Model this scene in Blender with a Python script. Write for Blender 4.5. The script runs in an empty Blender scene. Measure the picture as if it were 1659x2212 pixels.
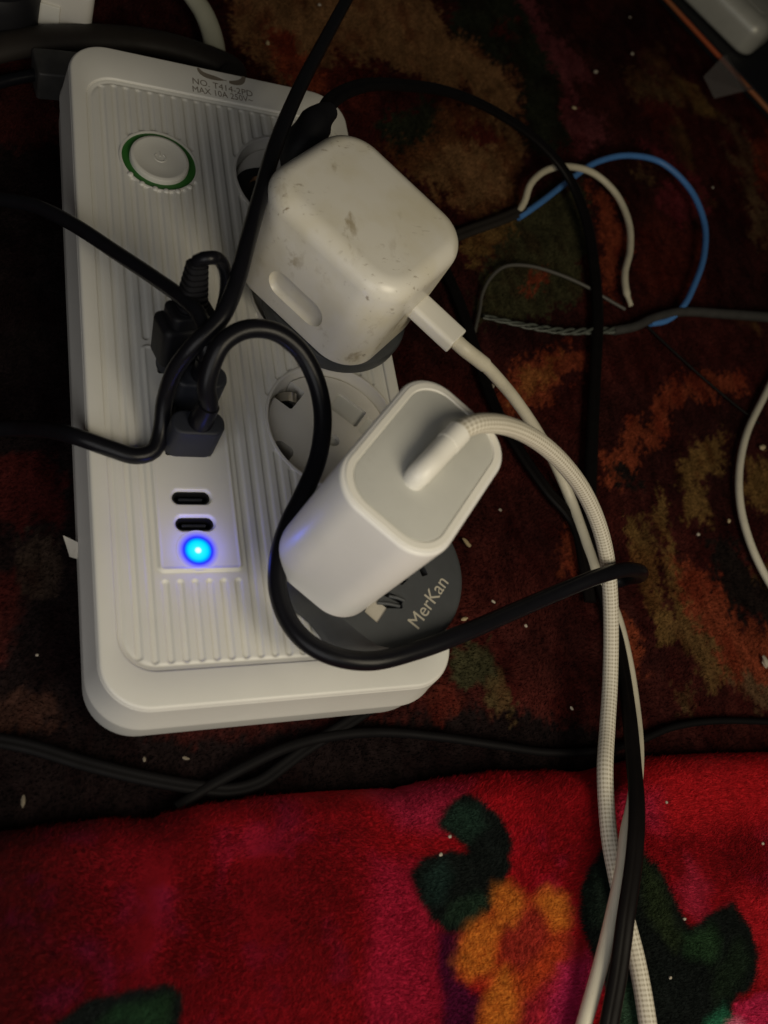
import bpy, bmesh, math, random
import numpy as np
from mathutils import Vector, Matrix

S = 0.01            # everything below is written in centimetres
G = -3.2            # the carpet, with z = 0 at the top face of the power strip
random.seed(7)
RNG = np.random.default_rng(11)
scene = bpy.context.scene
COL = scene.collection

# ------------------------------------------------------------------ camera, world, lights, exposure
CAM = np.array([-7.4937, -15.3439, 21.6425])
RM = np.array([[0.90802835, -0.00473017, -0.41888201],
               [-0.16524135, 0.91481153, -0.36853109],
               [0.3849413, 0.40385331, 0.82989319]])
FPX, CX, CY = 1930.19, 829.5, 1106.0
def W(p):                                # cm -> Blender units, carpet at z = 0
    return Vector((p[0] * S, p[1] * S, (p[2] - G) * S))
cam_d = bpy.data.cameras.new("camera")
cam_d.sensor_fit = 'VERTICAL'; cam_d.sensor_height = 36; cam_d.sensor_width = 27
cam_d.lens = FPX / 2212 * 36
cam_d.clip_start = 0.01; cam_d.clip_end = 20
cam_d.dof.use_dof = True; cam_d.dof.focus_distance = 0.275; cam_d.dof.aperture_fstop = 13
cam = bpy.data.objects.new("camera", cam_d); COL.objects.link(cam)
m4 = Matrix.Identity(4)
for i in range(3):
    for j in range(3): m4[i][j] = RM[i][j]
m4.translation = W(CAM)
cam.matrix_world = m4
scene.camera = cam

world = bpy.data.worlds.new("World"); scene.world = world; world.use_nodes = True
bg = world.node_tree.nodes["Background"]
bg.inputs[0].default_value = (1.0, 0.93, 0.85, 1); bg.inputs[1].default_value = 0.016

def area_lamp(name, pos, target, size, power, col):
    d = bpy.data.lights.new(name, 'AREA'); d.shape = 'DISK'; d.size = size; d.energy = power; d.color = col
    o = bpy.data.objects.new(name, d); COL.objects.link(o)
    o.location = W(pos)
    o.rotation_euler = (Vector(target) - Vector(pos)).to_track_quat('-Z', 'Y').to_euler()
    return o
area_lamp("room_light", (9, -28, 27), (1, -3, -1), 0.20, 0.66, (1.0, 0.885, 0.67))
area_lamp("left_light", (-16, -26, 17), (0, -5, -1), 0.24, 0.25, (1.0, 0.98, 0.97))  # second soft source from the lower left, of unknown kind
scene.view_settings.view_transform = 'Standard'; scene.view_settings.look = 'None'
scene.view_settings.exposure = 0.0; scene.view_settings.gamma = 1.0
scene.cycles.use_denoising = True
scene.cycles.max_bounces = 8

# ------------------------------------------------------------------ geometry helpers
def at(px, py, z):
    """point of the photograph (1659 x 2212 px) at height z -> cm"""
    r = RM @ np.array([(px - CX) / FPX, -(py - CY) / FPX, -1.0])
    return CAM + (z - CAM[2]) / r[2] * r
def proj(P):
    q = (np.asarray(P) - CAM) @ RM
    return np.stack([CX + FPX * q[..., 0] / -q[..., 2], CY - FPX * q[..., 1] / -q[..., 2]], -1)

def props(o, label=None, cat=None, group=None, kind=None):
    if label: o["label"] = label
    if cat: o["category"] = cat
    if group: o["group"] = group
    if kind: o["kind"] = kind
    return o
def thing(name, base, label, cat, group=None):
    o = bpy.data.objects.new(name, None); o.empty_display_size = 0.01
    COL.objects.link(o); o.location = W(base); o["_b"] = 1
    del o["_b"]
    return props(o, label, cat, group)
def root_loc(o):
    v = Vector((0, 0, 0))
    while o: v = v + o.location; o = o.parent
    return v
def mesh(name, V, F, mat, parent=None, smooth=35, uv=None, col=None):
    """V in cm, absolute; smooth = angle for sharp edges (None: flat)"""
    V = np.asarray(V, float)
    P = np.empty_like(V); P[:, :2] = V[:, :2] * S; P[:, 2] = (V[:, 2] - G) * S
    base = root_loc(parent) if parent else Vector(P.mean(0))
    if not parent: base.z = float(P[:, 2].min())
    P = P - np.array(base)
    me = bpy.data.meshes.new(name)
    me.from_pydata(P.tolist(), [], [list(f) for f in F]); me.update()
    finish(me, mat, smooth, col)
    if uv is not None:
        lay = me.uv_layers.new(name="UVMap")
        idx = np.empty(len(me.loops), int); me.loops.foreach_get("vertex_index", idx)
        lay.data.foreach_set("uv", np.asarray(uv)[idx].ravel())
    o = bpy.data.objects.new(name, me); COL.objects.link(o)
    if parent: o.parent = parent
    else: o.location = base
    return o
def finish(me, mat, smooth, col=None):
    if mat: me.materials.append(mat)
    if smooth is not None:
        me.polygons.foreach_set("use_smooth", [True] * len(me.polygons))
        me.set_sharp_from_angle(angle=math.radians(smooth))
    if col is not None:
        a = me.color_attributes.new("Col", 'FLOAT_COLOR', 'POINT')
        c4 = np.ones((len(col), 4), np.float32); c4[:, :3] = col
        a.data.foreach_set("color", c4.ravel())
def fast_mesh(name, P, T, mat, parent, col):
    """triangles from numpy, P absolute cm"""
    Q = np.empty_like(P); Q[:, :2] = P[:, :2] * S; Q[:, 2] = (P[:, 2] - G) * S
    Q = Q - np.array(root_loc(parent))
    me = bpy.data.meshes.new(name)
    me.vertices.add(len(Q)); me.vertices.foreach_set("co", Q.astype(np.float32).ravel())
    n = len(T); me.loops.add(n * 3); me.loops.foreach_set("vertex_index", T.astype(np.int32).ravel())
    me.polygons.add(n); me.polygons.foreach_set("loop_start", np.arange(0, n * 3, 3, dtype=np.int32))
    me.update(calc_edges=True)
    finish(me, mat, None, col)
    o = bpy.data.objects.new(name, me); COL.objects.link(o); o.parent = parent
    return o

class MB:
    def __init__(s): s.V = []; s.F = []
    def add(s, V, F):
        n = len(s.V); s.V += [tuple(map(float, v)) for v in V]; s.F += [[i + n for i in f] for f in F]; return s
    def build(s, name, mat, parent=None, smooth=35): return mesh(name, s.V, s.F, mat, parent, smooth)

class Frame:
    """local frame: origin o, axes x y z"""
    def __init__(s, o, x=(1, 0, 0), y=(0, 1, 0)):
        s.o = np.array(o, float); s.x = np.array(x, float); s.x /= np.linalg.norm(s.x)
        y = np.array(y, float); y = y - s.x * np.dot(s.x, y); s.y = y / np.linalg.norm(y)
        s.z = np.cross(s.x, s.y)
    def __call__(s, P):
        P = np.asarray(P, float).reshape(-1, 3); return s.o + P[:, :1] * s.x + P[:, 1:2] * s.y + P[:, 2:3] * s.z
ID = Frame((0, 0, 0))

def rrect(hx, hy, r, n=8):
    r = max(min(r, hx - 1e-4, hy - 1e-4), 1e-3); out = []
    for cx, cy, a0 in ((hx - r, hy - r, 0), (-hx + r, hy - r, 90), (-hx + r, -hy + r, 180), (hx - r, -hy + r, 270)):
        for k in range(n + 1):
            a = math.radians(a0 + 90 * k / n); out.append((cx + r * math.cos(a), cy + r * math.sin(a)))
    return out
def loft(rings, cap0=True, cap1=True):
    n = len(rings[0]); V = [p for r in rings for p in r]; F = []
    for i in range(len(rings) - 1):
        for k in range(n):
            a, b = i * n + k, i * n + (k + 1) % n; F.append((a, b, b + n, a + n))
    if cap0: F.append(tuple(reversed(range(n))))
    if cap1: F.append(tuple(range((len(rings) - 1) * n, len(rings) * n)))
    return V, F
def rbox(hx, hy, z0, z1, rv, rt, rb=0.0, n=8, m=5, taper=0.0):
    """upright box: vertical corner radius rv, top fillet rt, bottom fillet rb"""
    prof = []
    for k in range(m + 1 if rb else 1):
        a = math.pi / 2 * k / m if rb else math.pi / 2
        prof.append((rb * (1 - math.sin(a)), z0 + rb * (1 - math.cos(a))))
    for k in range(m + 1 if rt else 1):
        a = math.pi / 2 * k / m
        prof.append((rt * (1 - math.cos(a)), z1 - rt + rt * math.sin(a)))
    rings = []
    for ins, z in prof:
        t = taper * (z1 - z) / max(z1 - z0, 1e-6)
        rings.append([(x, y, z) for x, y in rrect(hx - ins - t, hy - ins - t, rv - ins, n)])
    return loft(rings)
def revolve(prof, n=48, cx=0, cy=0, cap0=False, cap1=False):
    rings = [[(cx + r * math.cos(2 * math.pi * k / n), cy + r * math.sin(2 * math.pi * k / n), z) for k in range(n)] for r, z in prof]
    return loft(rings, cap0, cap1)
def prism(poly, z0, z1, bev=0.0):
    """extruded outline (ccw) with a small bevel on top"""
    n = len(poly); c = np.mean(poly, 0)
    def off(d):
        P = np.array(poly); out = []
        for i in range(n):
            a, b, e = P[i - 1], P[i], P[(i + 1) % n]
            t = (e - a); t = t / (np.linalg.norm(t) + 1e-9); out.append(b + d * np.array([-t[1], t[0]]))
        return out
    rings = [[(x, y, z0) for x, y in poly], [(x, y, z1 - bev) for x, y in poly]]
    if bev:
        for k in (1, 2, 3):
            a = math.pi / 2 * k / 3
            rings.append([(x, y, z1 - bev + bev * math.sin(a)) for x, y in off(bev * (1 - math.cos(a)))])
    return loft(rings)
def spline(pts, step=0.12):
    """Catmull-Rom through the points, resampled"""
    P = np.array(pts, float); P = np.vstack([2 * P[0] - P[1], P, 2 * P[-1] - P[-2]])
    out = []
    for i in range(1, len(P) - 2):
        p0, p1, p2, p3 = P[i - 1:i + 3]
        d = [max(np.linalg.norm(b - a), 1e-6) ** 0.5 for a, b in ((p0, p1), (p1, p2), (p2, p3))]
        t0, t1 = 0, d[0]; t2 = t1 + d[1]; t3 = t2 + d[2]
        n = max(2, int(np.linalg.norm(p2 - p1) / step))
        for k in range(n):
            t = t1 + (t2 - t1) * k / n
            A1 = (t1 - t) / (t1 - t0) * p0 + (t - t0) / (t1 - t0) * p1
            A2 = (t2 - t) / (t2 - t1) * p1 + (t - t1) / (t2 - t1) * p2
            A3 = (t3 - t) / (t3 - t2) * p2 + (t - t2) / (t3 - t2) * p3
            B1 = (t2 - t) / (t2 - t0) * A1 + (t - t0) / (t2 - t0) * A2
            B2 = (t3 - t) / (t3 - t1) * A2 + (t - t1) / (t3 - t1) * A3
            out.append((t2 - t) / (t2 - t1) * B1 + (t - t1) / (t2 - t1) * B2)
    out.append(P[-2]); return np.array(out)
def tube_data(path, rad, n=14, shape=None, up=(0, 0, 1), step=0.12, caps=True):
    """sweep; rad a number or a function of 0..1; shape: list of (a,b) section points in units of radius"""
    C = spline(path, step); m = len(C)
    T = np.gradient(C, axis=0); T /= np.linalg.norm(T, axis=1)[:, None] + 1e-12
    L = np.concatenate([[0], np.cumsum(np.linalg.norm(np.diff(C, axis=0), axis=1))])
    if shape is None: shape = [(math.cos(2 * math.pi * k / n), math.sin(2 * math.pi * k / n)) for k in range(n)]
    shape = np.array(shape); n = len(shape)
    side = np.cross(T[0], up); 
    if np.linalg.norm(side) < 1e-3: side = np.cross(T[0], (1, 0, 0.1))
    side /= np.linalg.norm(side); V = []; UV = []
    for i in range(m):
        if up is not None and shape.shape[0] and FLAT[0]:
            s2 = np.cross(T[i], up)
            if np.linalg.norm(s2) > 0.15: side = 0.7 * side + 0.3 * s2 / np.linalg.norm(s2)
        side = side - T[i] * np.dot(side, T[i]); side /= np.linalg.norm(side)
        nn = np.cross(side, T[i])
        r = rad(i / (m - 1)) if callable(rad) else rad
        for k, (a, b) in enumerate(shape):
            V.append(C[i] + r * (a * side + b * nn)); UV.append((k / n, L[i]))
    F = []
    for i in range(m - 1):
        for k in range(n):
            a, b = i * n + k, i * n + (k + 1) % n; F.append((a, a + n, b + n, b))
    if caps: F.append(tuple(range(n))); F.append(tuple(reversed(range((m - 1) * n, m * n))))
    return V, F, UV
FLAT = [False]
def tube(name, path, rad, mat, parent=None, n=14, shape=None, step=0.12):
    FLAT[0] = shape is not None
    V, F, UV = tube_data(path, rad, n, shape, step=step)
    return mesh(name, V, F, mat, parent, 60, UV)
FIG8 = []
for k in range(28):                      # twin-flex section: two lobes
    a = 2 * math.pi * k / 28
    rr = 1.0 - 0.30 * math.exp(-((math.cos(a)) / 0.30) ** 2)
    FIG8.append((1.0 * math.cos(a) * 1.0, 0.62 * math.sin(a) * rr))
def P3(lst): return [at(*p) for p in lst]

def text_part(name, s, o, xdir, ydir, width, mat, parent, thick=0.006, height=None):
    cu = bpy.data.curves.new(name, 'FONT'); cu.body = s; cu.extrude = 0.01; cu.resolution_u = 3
    ob = bpy.data.objects.new(name, cu); COL.objects.link(ob)
    dg = bpy.context.evaluated_depsgraph_get(); dg.update()
    me = bpy.data.meshes.new_from_object(ob.evaluated_get(dg))
    V = np.array([v.co for v in me.vertices]); F = [list(p.vertices) for p in me.polygons]
    bpy.data.objects.remove(ob); bpy.data.curves.remove(cu)
    x0, x1 = V[:, 0].min(), V[:, 0].max(); k = width / (x1 - x0)
    ky = k if height is None else height / (V[:, 1].max() - 0)
    V = np.c_[(V[:, 0] - x0) * k, V[:, 1] * ky, (V[:, 2] + 0.01) / 0.02 * thick]
    return mesh(name, Frame(o, xdir, ydir)(V), F, mat, parent, None)
def cut(obj, cutters):
    """boolean-subtract (V,F) solids (cm, absolute) from a part, baked"""
    for V, F in cutters:
        c = mesh("cutter", V, F, None, obj.parent, None)
        md = obj.modifiers.new("cut", 'BOOLEAN'); md.operation = 'DIFFERENCE'; md.object = c; md.solver = 'EXACT'
        dg = bpy.context.evaluated_depsgraph_get(); dg.update()
        me = bpy.data.meshes.new_from_object(obj.evaluated_get(dg))
        obj.modifiers.clear(); old = obj.data; obj.data = me; me.name = old.name
        bpy.data.objects.remove(c)
    obj.data.polygons.foreach_set("use_smooth", [True] * len(obj.data.polygons))
    obj.data.set_sharp_from_angle(angle=math.radians(32))

# ------------------------------------------------------------------ materials
def mat(name, base, rough=0.5, noise=0.0, nscale=1.0, bump=0.0, bscale=8.0, spec=0.5, dark=None, metal=0.0, sheen=0.0, coat=0.0):
    m = bpy.data.materials.new(name); m.use_nodes = True; t = m.node_tree; b = t.nodes["Principled BSDF"]
    b.inputs["Roughness"].default_value = rough; b.inputs["Metallic"].default_value = metal
    b.inputs["Specular IOR Level"].default_value = spec
    b.inputs["Sheen Weight"].default_value = sheen
    b.inputs["Coat Weight"].default_value = coat
    b.inputs["Base Color"].default_value = (*base, 1)
    tc = t.nodes.new("ShaderNodeTexCoord"); mp = t.nodes.new("ShaderNodeMapping")
    mp.inputs["Scale"].default_value = (100, 100, 100); t.links.new(tc.outputs["Object"], mp.inputs[0])
    if noise or dark:
        n = t.nodes.new("ShaderNodeTexNoise"); n.inputs["Scale"].default_value = nscale; n.inputs["Detail"].default_value = 6
        t.links.new(mp.outputs[0], n.inputs["Vector"])
        mx = t.nodes.new("ShaderNodeMix"); mx.data_type = 'RGBA'
        mx.inputs[6].default_value = (*base, 1); mx.inputs[7].default_value = (*(dark or [c * (1 - noise) for c in base]), 1)
        rp = t.nodes.new("ShaderNodeMapRange"); rp.inputs[1].default_value = 0.42; rp.inputs[2].default_value = 0.72
        t.links.new(n.outputs["Fac"], rp.inputs[0]); t.links.new(rp.outputs[0], mx.inputs[0]); t.links.new(mx.outputs[2], b.inputs["Base Color"])
        rr = t.nodes.new("ShaderNodeMapRange"); rr.inputs[3].default_value = rough * 0.85; rr.inputs[4].default_value = min(1, rough * 1.25)
        t.links.new(n.outputs["Fac"], rr.inputs[0]); t.links.new(rr.outputs[0], b.inputs["Roughness"])
    if bump:
        n2 = t.nodes.new("ShaderNodeTexNoise"); n2.inputs["Scale"].default_value = bscale; n2.inputs["Detail"].default_value = 4
        t.links.new(mp.outputs[0], n2.inputs["Vector"])
        bp = t.nodes.new("ShaderNodeBump"); bp.inputs["Strength"].default_value = bump; bp.inputs["Distance"].default_value = 0.0002
        t.links.new(n2.outputs["Fac"], bp.inputs["Height"]); t.links.new(bp.outputs[0], b.inputs["Normal"])
    return m
def specks(m, col, scale, lo, hi, stretch=(1, 1, 1), amount=0.8):
    """scuffs / dirt with a shape of their own on top of a material"""
    t = m.node_tree; b = t.nodes["Principled BSDF"]
    src = b.inputs["Base Color"].links[0].from_socket if b.inputs["Base Color"].links else None
    tc = t.nodes.new("ShaderNodeTexCoord"); mp = t.nodes.new("ShaderNodeMapping")
    mp.inputs["Scale"].default_value = [100 * s for s in stretch]; t.links.new(tc.outputs["Object"], mp.inputs[0])
    n = t.nodes.new("ShaderNodeTexNoise"); n.inputs["Scale"].default_value = scale; n.inputs["Detail"].default_value = 9; n.inputs["Roughness"].default_value = 0.62
    t.links.new(mp.outputs[0], n.inputs["Vector"])
    n3 = t.nodes.new("ShaderNodeTexNoise"); n3.inputs["Scale"].default_value = 0.45; t.links.new(mp.outputs[0], n3.inputs["Vector"])
    rg = t.nodes.new("ShaderNodeMapRange"); rg.inputs[1].default_value = 0.46; rg.inputs[2].default_value = 0.60
    t.links.new(n3.outputs["Fac"], rg.inputs[0])
    rp = t.nodes.new("ShaderNodeMapRange"); rp.inputs[1].default_value = lo; rp.inputs[2].default_value = hi; rp.inputs[4].default_value = amount
    t.links.new(n.outputs["Fac"], rp.inputs[0])
    mu = t.nodes.new("ShaderNodeMath"); mu.operation = 'MULTIPLY'; t.links.new(rp.outputs[0], mu.inputs[0]); t.links.new(rg.outputs[0], mu.inputs[1])
    mx = t.nodes.new("ShaderNodeMix"); mx.data_type = 'RGBA'; t.links.new(mu.outputs[0], mx.inputs[0])
    if src: t.links.new(src, mx.inputs[6])
    else: mx.inputs[6].default_value = b.inputs["Base Color"].default_value
    mx.inputs[7].default_value = (*col, 1); t.links.new(mx.outputs[2], b.inputs["Base Color"])
    return m

M_white = specks(mat("white_plastic", (0.70, 0.69, 0.64), 0.38, noise=0.06, nscale=0.5, bump=0.10, bscale=60), (0.30, 0.24, 0.17), 9, 0.70, 0.76, amount=0.6)
M_cap = mat("button_plastic", (0.70, 0.69, 0.63), 0.35, noise=0.04)
M_white_old = specks(mat("yellowed_white_plastic", (0.78, 0.75, 0.66), 0.28, noise=0.0, nscale=0.7, dark=(0.70, 0.65, 0.50), bump=0.05, bscale=30),
                     (0.34, 0.27, 0.15), 1.5, 0.54, 0.66, stretch=(1.6, 0.7, 1), amount=0.75)
specks(M_white_old, (0.22, 0.16, 0.09), 5, 0.60, 0.68, stretch=(0.6, 1.6, 1), amount=0.8)
M_white_gloss = mat("glossy_white_plastic", (0.80, 0.79, 0.76), 0.33, noise=0.03)
M_grey_face = specks(mat("grey_face_plastic", (0.55, 0.55, 0.51), 0.55, noise=0.06, nscale=1.2, bump=0.2, bscale=120), (0.33, 0.31, 0.26), 14, 0.62, 0.70, amount=0.6)
M_rim_white = mat("satin_white_plastic", (0.80, 0.78, 0.71), 0.35, noise=0.04)
M_dark = specks(mat("charcoal_plastic", (0.048, 0.052, 0.056), 0.5, noise=0.15, nscale=2, bump=0.35, bscale=90), (0.22, 0.22, 0.21), 12, 0.70, 0.74, amount=0.7)
M_black = mat("black_rubber", (0.006, 0.006, 0.008), 0.30, noise=0.2, nscale=3, bump=0.06, bscale=40, spec=0.20)
M_black_matte = mat("matte_black_plastic", (0.008, 0.008, 0.010), 0.5, noise=0.2, nscale=3, bump=0.2, bscale=60, spec=0.25)
M_usb = mat("dark_grey_plug_plastic", (0.018, 0.020, 0.027), 0.5, noise=0.15, bump=0.2, bscale=80, spec=0.3)
M_flat = mat("brown_black_flex", (0.006, 0.005, 0.005), 0.42, noise=0.25, nscale=2, bump=0.08, bscale=40, spec=0.09)
M_dim = mat("matte_black_flex", (0.005, 0.0045, 0.005), 0.6, noise=0.2, spec=0.10)
M_cord = mat("dark_cord_rubber", (0.022, 0.018, 0.015), 0.55, noise=0.2, nscale=2, bump=0.1, spec=0.3)
M_green = mat("green_plastic", (0.028, 0.14, 0.022), 0.45)
M_hole = mat("hole_black", (0.004, 0.004, 0.005), 0.6)
M_metal = mat("contact_metal", (0.55, 0.52, 0.46), 0.3, metal=1.0)
M_copper = mat("copper_contact", (0.75, 0.42, 0.22), 0.35, metal=1.0)
M_sock = mat("socket_plastic", (0.62, 0.60, 0.55), 0.4, noise=0.05)
M_slot = mat("grey_slot_plastic", (0.50, 0.50, 0.47), 0.5)
M_print = mat("grey_print", (0.20, 0.17, 0.13), 0.6)
M_letter = mat("pale_lettering", (0.40, 0.37, 0.30), 0.6)
M_shutter = mat("pale_shutter", (0.42, 0.39, 0.33), 0.5, noise=0.1)
M_wire_w = mat("cream_wire", (0.62, 0.57, 0.43), 0.5, noise=0.12, nscale=2)
M_wire_b = mat("blue_wire", (0.07, 0.21, 0.52), 0.42, noise=0.1, nscale=2)
M_grey_cable = mat("grey_cable_sheath", (0.050, 0.048, 0.045), 0.5, noise=0.3, nscale=2)
M_thin = mat("thin_grey_wire", (0.09, 0.085, 0.075), 0.45)
M_foil = mat("crumpled_tape", (0.09, 0.10, 0.085), 0.4, noise=0.6, nscale=3, bump=0.5, bscale=12)
M_cable_w = specks(mat("white_cable_rubber", (0.66, 0.62, 0.50), 0.42, noise=0.1, nscale=1.5), (0.30, 0.25, 0.16), 6, 0.60, 0.70, amount=0.5)
M_crumb = mat("crumb", (0.42, 0.33, 0.19), 0.7, noise=0.25, nscale=6)
M_crumb_w = mat("pale_crumb", (0.40, 0.35, 0.28), 0.7, noise=0.15, nscale=6)
M_crumb_d = mat("dark_crumb", (0.17, 0.14, 0.10), 0.8, noise=0.2, nscale=6)  # darker crumb colour, for the ones at lower left
M_paper = mat("paper", (0.62, 0.58, 0.50), 0.7)
M_grey_metal = mat("grey_metal", (0.46, 0.46, 0.41), 0.38, metal=0.2, noise=0.1)
M_orange = mat("orange_red_edge", (0.42, 0.09, 0.03), 0.4, noise=0.0, nscale=0.5, dark=(0.30, 0.13, 0.05))
M_film = mat("cloudy_plastic", (0.22, 0.20, 0.19), 0.4)
M_film.node_tree.nodes["Principled BSDF"].inputs["Alpha"].default_value = 0.35
M_cream_cable = mat("pale_green_grey_cable", (0.42, 0.42, 0.33), 0.5, noise=0.1)

def led_material():
    m = mat("blue_led", (0.70, 0.69, 0.64), 0.35); t = m.node_tree; b = t.nodes["Principled BSDF"]
    tc = t.nodes.new("ShaderNodeTexCoord"); ln = t.nodes.new("ShaderNodeVectorMath"); ln.operation = 'LENGTH'
    mp = t.nodes.new("ShaderNodeMapping"); mp.inputs["Scale"].default_value = (100, 100, 0)
    cr = t.nodes.new("ShaderNodeValToRGB")
    t.links.new(tc.outputs["Object"], mp.inputs[0]); t.links.new(mp.outputs[0], ln.inputs[0]); t.links.new(ln.outputs["Value"], cr.inputs[0])
    e = cr.color_ramp.elements
    e[0].position = 0.0; e[0].color = (1, 1, 1, 1); e[1].position = 0.06; e[1].color = (0.8, 1, 1, 1)
    for p, c in ((0.10, (0.02, 0.95, 1)), (0.25, (0.0, 0.75, 1)), (0.32, (0.0, 0.28, 1)), (0.36, (0.02, 0.04, 1.0)), (0.43, (0.03, 0.03, 0.75)), (0.50, (0.02, 0.02, 0.25)), (0.56, (0, 0, 0))):
        x = e.new(p); x.color = (*c, 1)
    t.links.new(cr.outputs[0], b.inputs["Emission Color"]); b.inputs["Emission Strength"].default_value = 1.0
    c2 = t.nodes.new("ShaderNodeValToRGB"); t.links.new(ln.outputs["Value"], c2.inputs[0]); c2.color_ramp.elements[0].position = 0.38; c2.color_ramp.elements[0].color = (0, 0, 0, 1); c2.color_ramp.elements[1].position = 0.56; c2.color_ramp.elements[1].color = (0.70, 0.69, 0.64, 1)
    t.links.new(c2.outputs[0], b.inputs["Base Color"]); b.inputs["Specular IOR Level"].default_value = 0.1
    return m
M_led = led_material()

def weave_material():
    """braided sleeve, uses the tube's own UV (around, length in cm)"""
    m = mat("braided_white", (0.66, 0.62, 0.53), 0.75); t = m.node_tree; b = t.nodes["Principled BSDF"]
    uv = t.nodes.new("ShaderNodeUVMap"); sp = t.nodes.new("ShaderNodeSeparateXYZ"); t.links.new(uv.outputs[0], sp.inputs[0])
    def math_(op, a, c=None):
        n = t.nodes.new("ShaderNodeMath"); n.operation = op
        for i, v in enumerate((a, c)):
            if v is None: continue
            if isinstance(v, (int, float)): n.inputs[i].default_value = v
            else: t.links.new(v, n.inputs[i])
        return n.outputs[0]
    u = math_('MULTIPLY', sp.outputs[0], 2 * math.pi * 7); v = math_('MULTIPLY', sp.outputs[1], 2 * math.pi / 0.125)
    a = math_('SINE', math_('ADD', u, math_('MULTIPLY', v, 0.5))); c = math_('SINE', math_('SUBTRACT', u, math_('MULTIPLY', v, 0.5)))
    pr = math_('MULTIPLY', a, c)
    mx = t.nodes.new("ShaderNodeMix"); mx.data_type = 'RGBA'; mx.inputs[6].default_value = (0.36, 0.32, 0.24, 1); mx.inputs[7].default_value = (0.68, 0.64, 0.54, 1)
    rg = t.nodes.new("ShaderNodeMapRange"); rg.inputs[1].default_value = -0.75; rg.inputs[2].default_value = 0.25
    t.links.new(pr, rg.inputs[0]); t.links.new(rg.outputs[0], mx.inputs[0]); t.links.new(mx.outputs[2], b.inputs["Base Color"])
    return m
M_braid = weave_material()

def vcol_material(name, rough, sheen, bump, bscale, var=0.35):
    m = bpy.data.materials.new(name); m.use_nodes = True; t = m.node_tree; b = t.nodes["Principled BSDF"]
    b.inputs["Roughness"].default_value = rough; b.inputs["Specular IOR Level"].default_value = 0.06
    b.inputs["Sheen Weight"].default_value = sheen; b.inputs["Sheen Roughness"].default_value = 0.5
    a = t.nodes.new("ShaderNodeAttribute"); a.attribute_name = "Col"
    tc = t.nodes.new("ShaderNodeTexCoord"); mp = t.nodes.new("ShaderNodeMapping"); mp.inputs["Scale"].default_value = (100, 100, 100)
    t.links.new(tc.outputs["Object"], mp.inputs[0])
    n = t.nodes.new("ShaderNodeTexNoise"); n.inputs["Scale"].default_value = bscale; n.inputs["Detail"].default_value = 5
    t.links.new(mp.outputs[0], n.inputs["Vector"])
    rg = t.nodes.new("ShaderNodeMapRange"); rg.inputs[1].default_value = 0.3; rg.inputs[2].default_value = 0.7; rg.inputs[3].default_value = 1 - var; rg.inputs[4].default_value = 1 + var
    t.links.new(n.outputs["Fac"], rg.inputs[0])
    mx = t.nodes.new("ShaderNodeVectorMath"); mx.operation = 'SCALE'; t.links.new(a.outputs["Color"], mx.inputs[0]); t.links.new(rg.outputs[0], mx.inputs["Scale"])
    t.links.new(mx.outputs[0], b.inputs["Base Color"])
    bp = t.nodes.new("ShaderNodeBump"); bp.inputs["Strength"].default_value = bump; bp.inputs["Distance"].default_value = 0.001
    t.links.new(n.outputs["Fac"], bp.inputs["Height"]); t.links.new(bp.outputs[0], b.inputs["Normal"])
    return m
M_carpet = vcol_material("carpet_pile", 0.95, 0.0, 0.7, 9)
M_plush = vcol_material("red_plush", 0.85, 0.03, 0.12, 9, 0.06)

# ------------------------------------------------------------------ noise and painted pattern (numpy)
def vnoise(x, y, seed):
    r = np.random.default_rng(seed).random((256, 256))
    xi, yi = np.floor(x).astype(int), np.floor(y).astype(int); fx, fy = x - xi, y - yi
    fx = fx * fx * (3 - 2 * fx); fy = fy * fy * (3 - 2 * fy)
    g = lambda i, j: r[(xi + i) % 256, (yi + j) % 256]
    return (g(0, 0) * (1 - fx) + g(1, 0) * fx) * (1 - fy) + (g(0, 1) * (1 - fx) + g(1, 1) * fx) * fy
def fbm(x, y, seed, o=4):
    s = 0; a = 0.5; tot = 0
    for k in range(o): s = s + a * vnoise(x * 2 ** k, y * 2 ** k, seed + k); tot += a; a *= 0.55
    return s / tot
def poly_sd(px, py, poly):
    """signed distance (negative inside)"""
    P = np.array(poly, float); n = len(P); d = np.full(px.shape, 1e18); ins = np.zeros(px.shape, bool)
    for i in range(n):
        a, b = P[i], P[(i + 1) % n]; e = b - a; wx, wy = px - a[0], py - a[1]
        t = np.clip((wx * e[0] + wy * e[1]) / (e @ e + 1e-9), 0, 1)
        d = np.minimum(d, (wx - e[0] * t) ** 2 + (wy - e[1] * t) ** 2)
        c = ((a[1] > py) != (b[1] > py)) & (px < e[0] * (py - a[1]) / (e[1] + 1e-12) + a[0]); ins ^= c
    d = np.sqrt(d); return np.where(ins, -d, d)
def paint(X, Y, Z, base, patches, warp, soft, seed, fine=0.0):
    """pattern colours; patches are outlines seen in the photograph, laid on the cloth where they are"""
    q = proj(np.stack([X, Y, Z], -1)); px, py = q[..., 0], q[..., 1]
    wx = (fbm(X * 0.9, Y * 0.9, seed) - 0.5) * warp * 2 + (fbm(X * 4, Y * 4, seed + 20) - 0.5) * warp
    wy = (fbm(X * 0.9 + 40, Y * 0.9, seed + 5) - 0.5) * warp * 2 + (fbm(X * 4 + 9, Y * 4, seed + 25) - 0.5) * warp
    if fine:
        wx = wx + (fbm(X * 9, Y * 9, seed + 40, 2) - 0.5) * fine; wy = wy + (fbm(X * 9 + 5, Y * 5, seed + 45, 2) - 0.5) * fine * 1.6
    px = px + wx; py = py + wy; C = base.copy()
    for poly, col, sf in patches:
        sd = poly_sd(px, py, poly); a = np.clip(0.5 - sd / (2 * soft * sf), 0, 1); a = (a * a * (3 - 2 * a))[..., None]
        C = C * (1 - a) + np.array(col) * a
    return C
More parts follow.
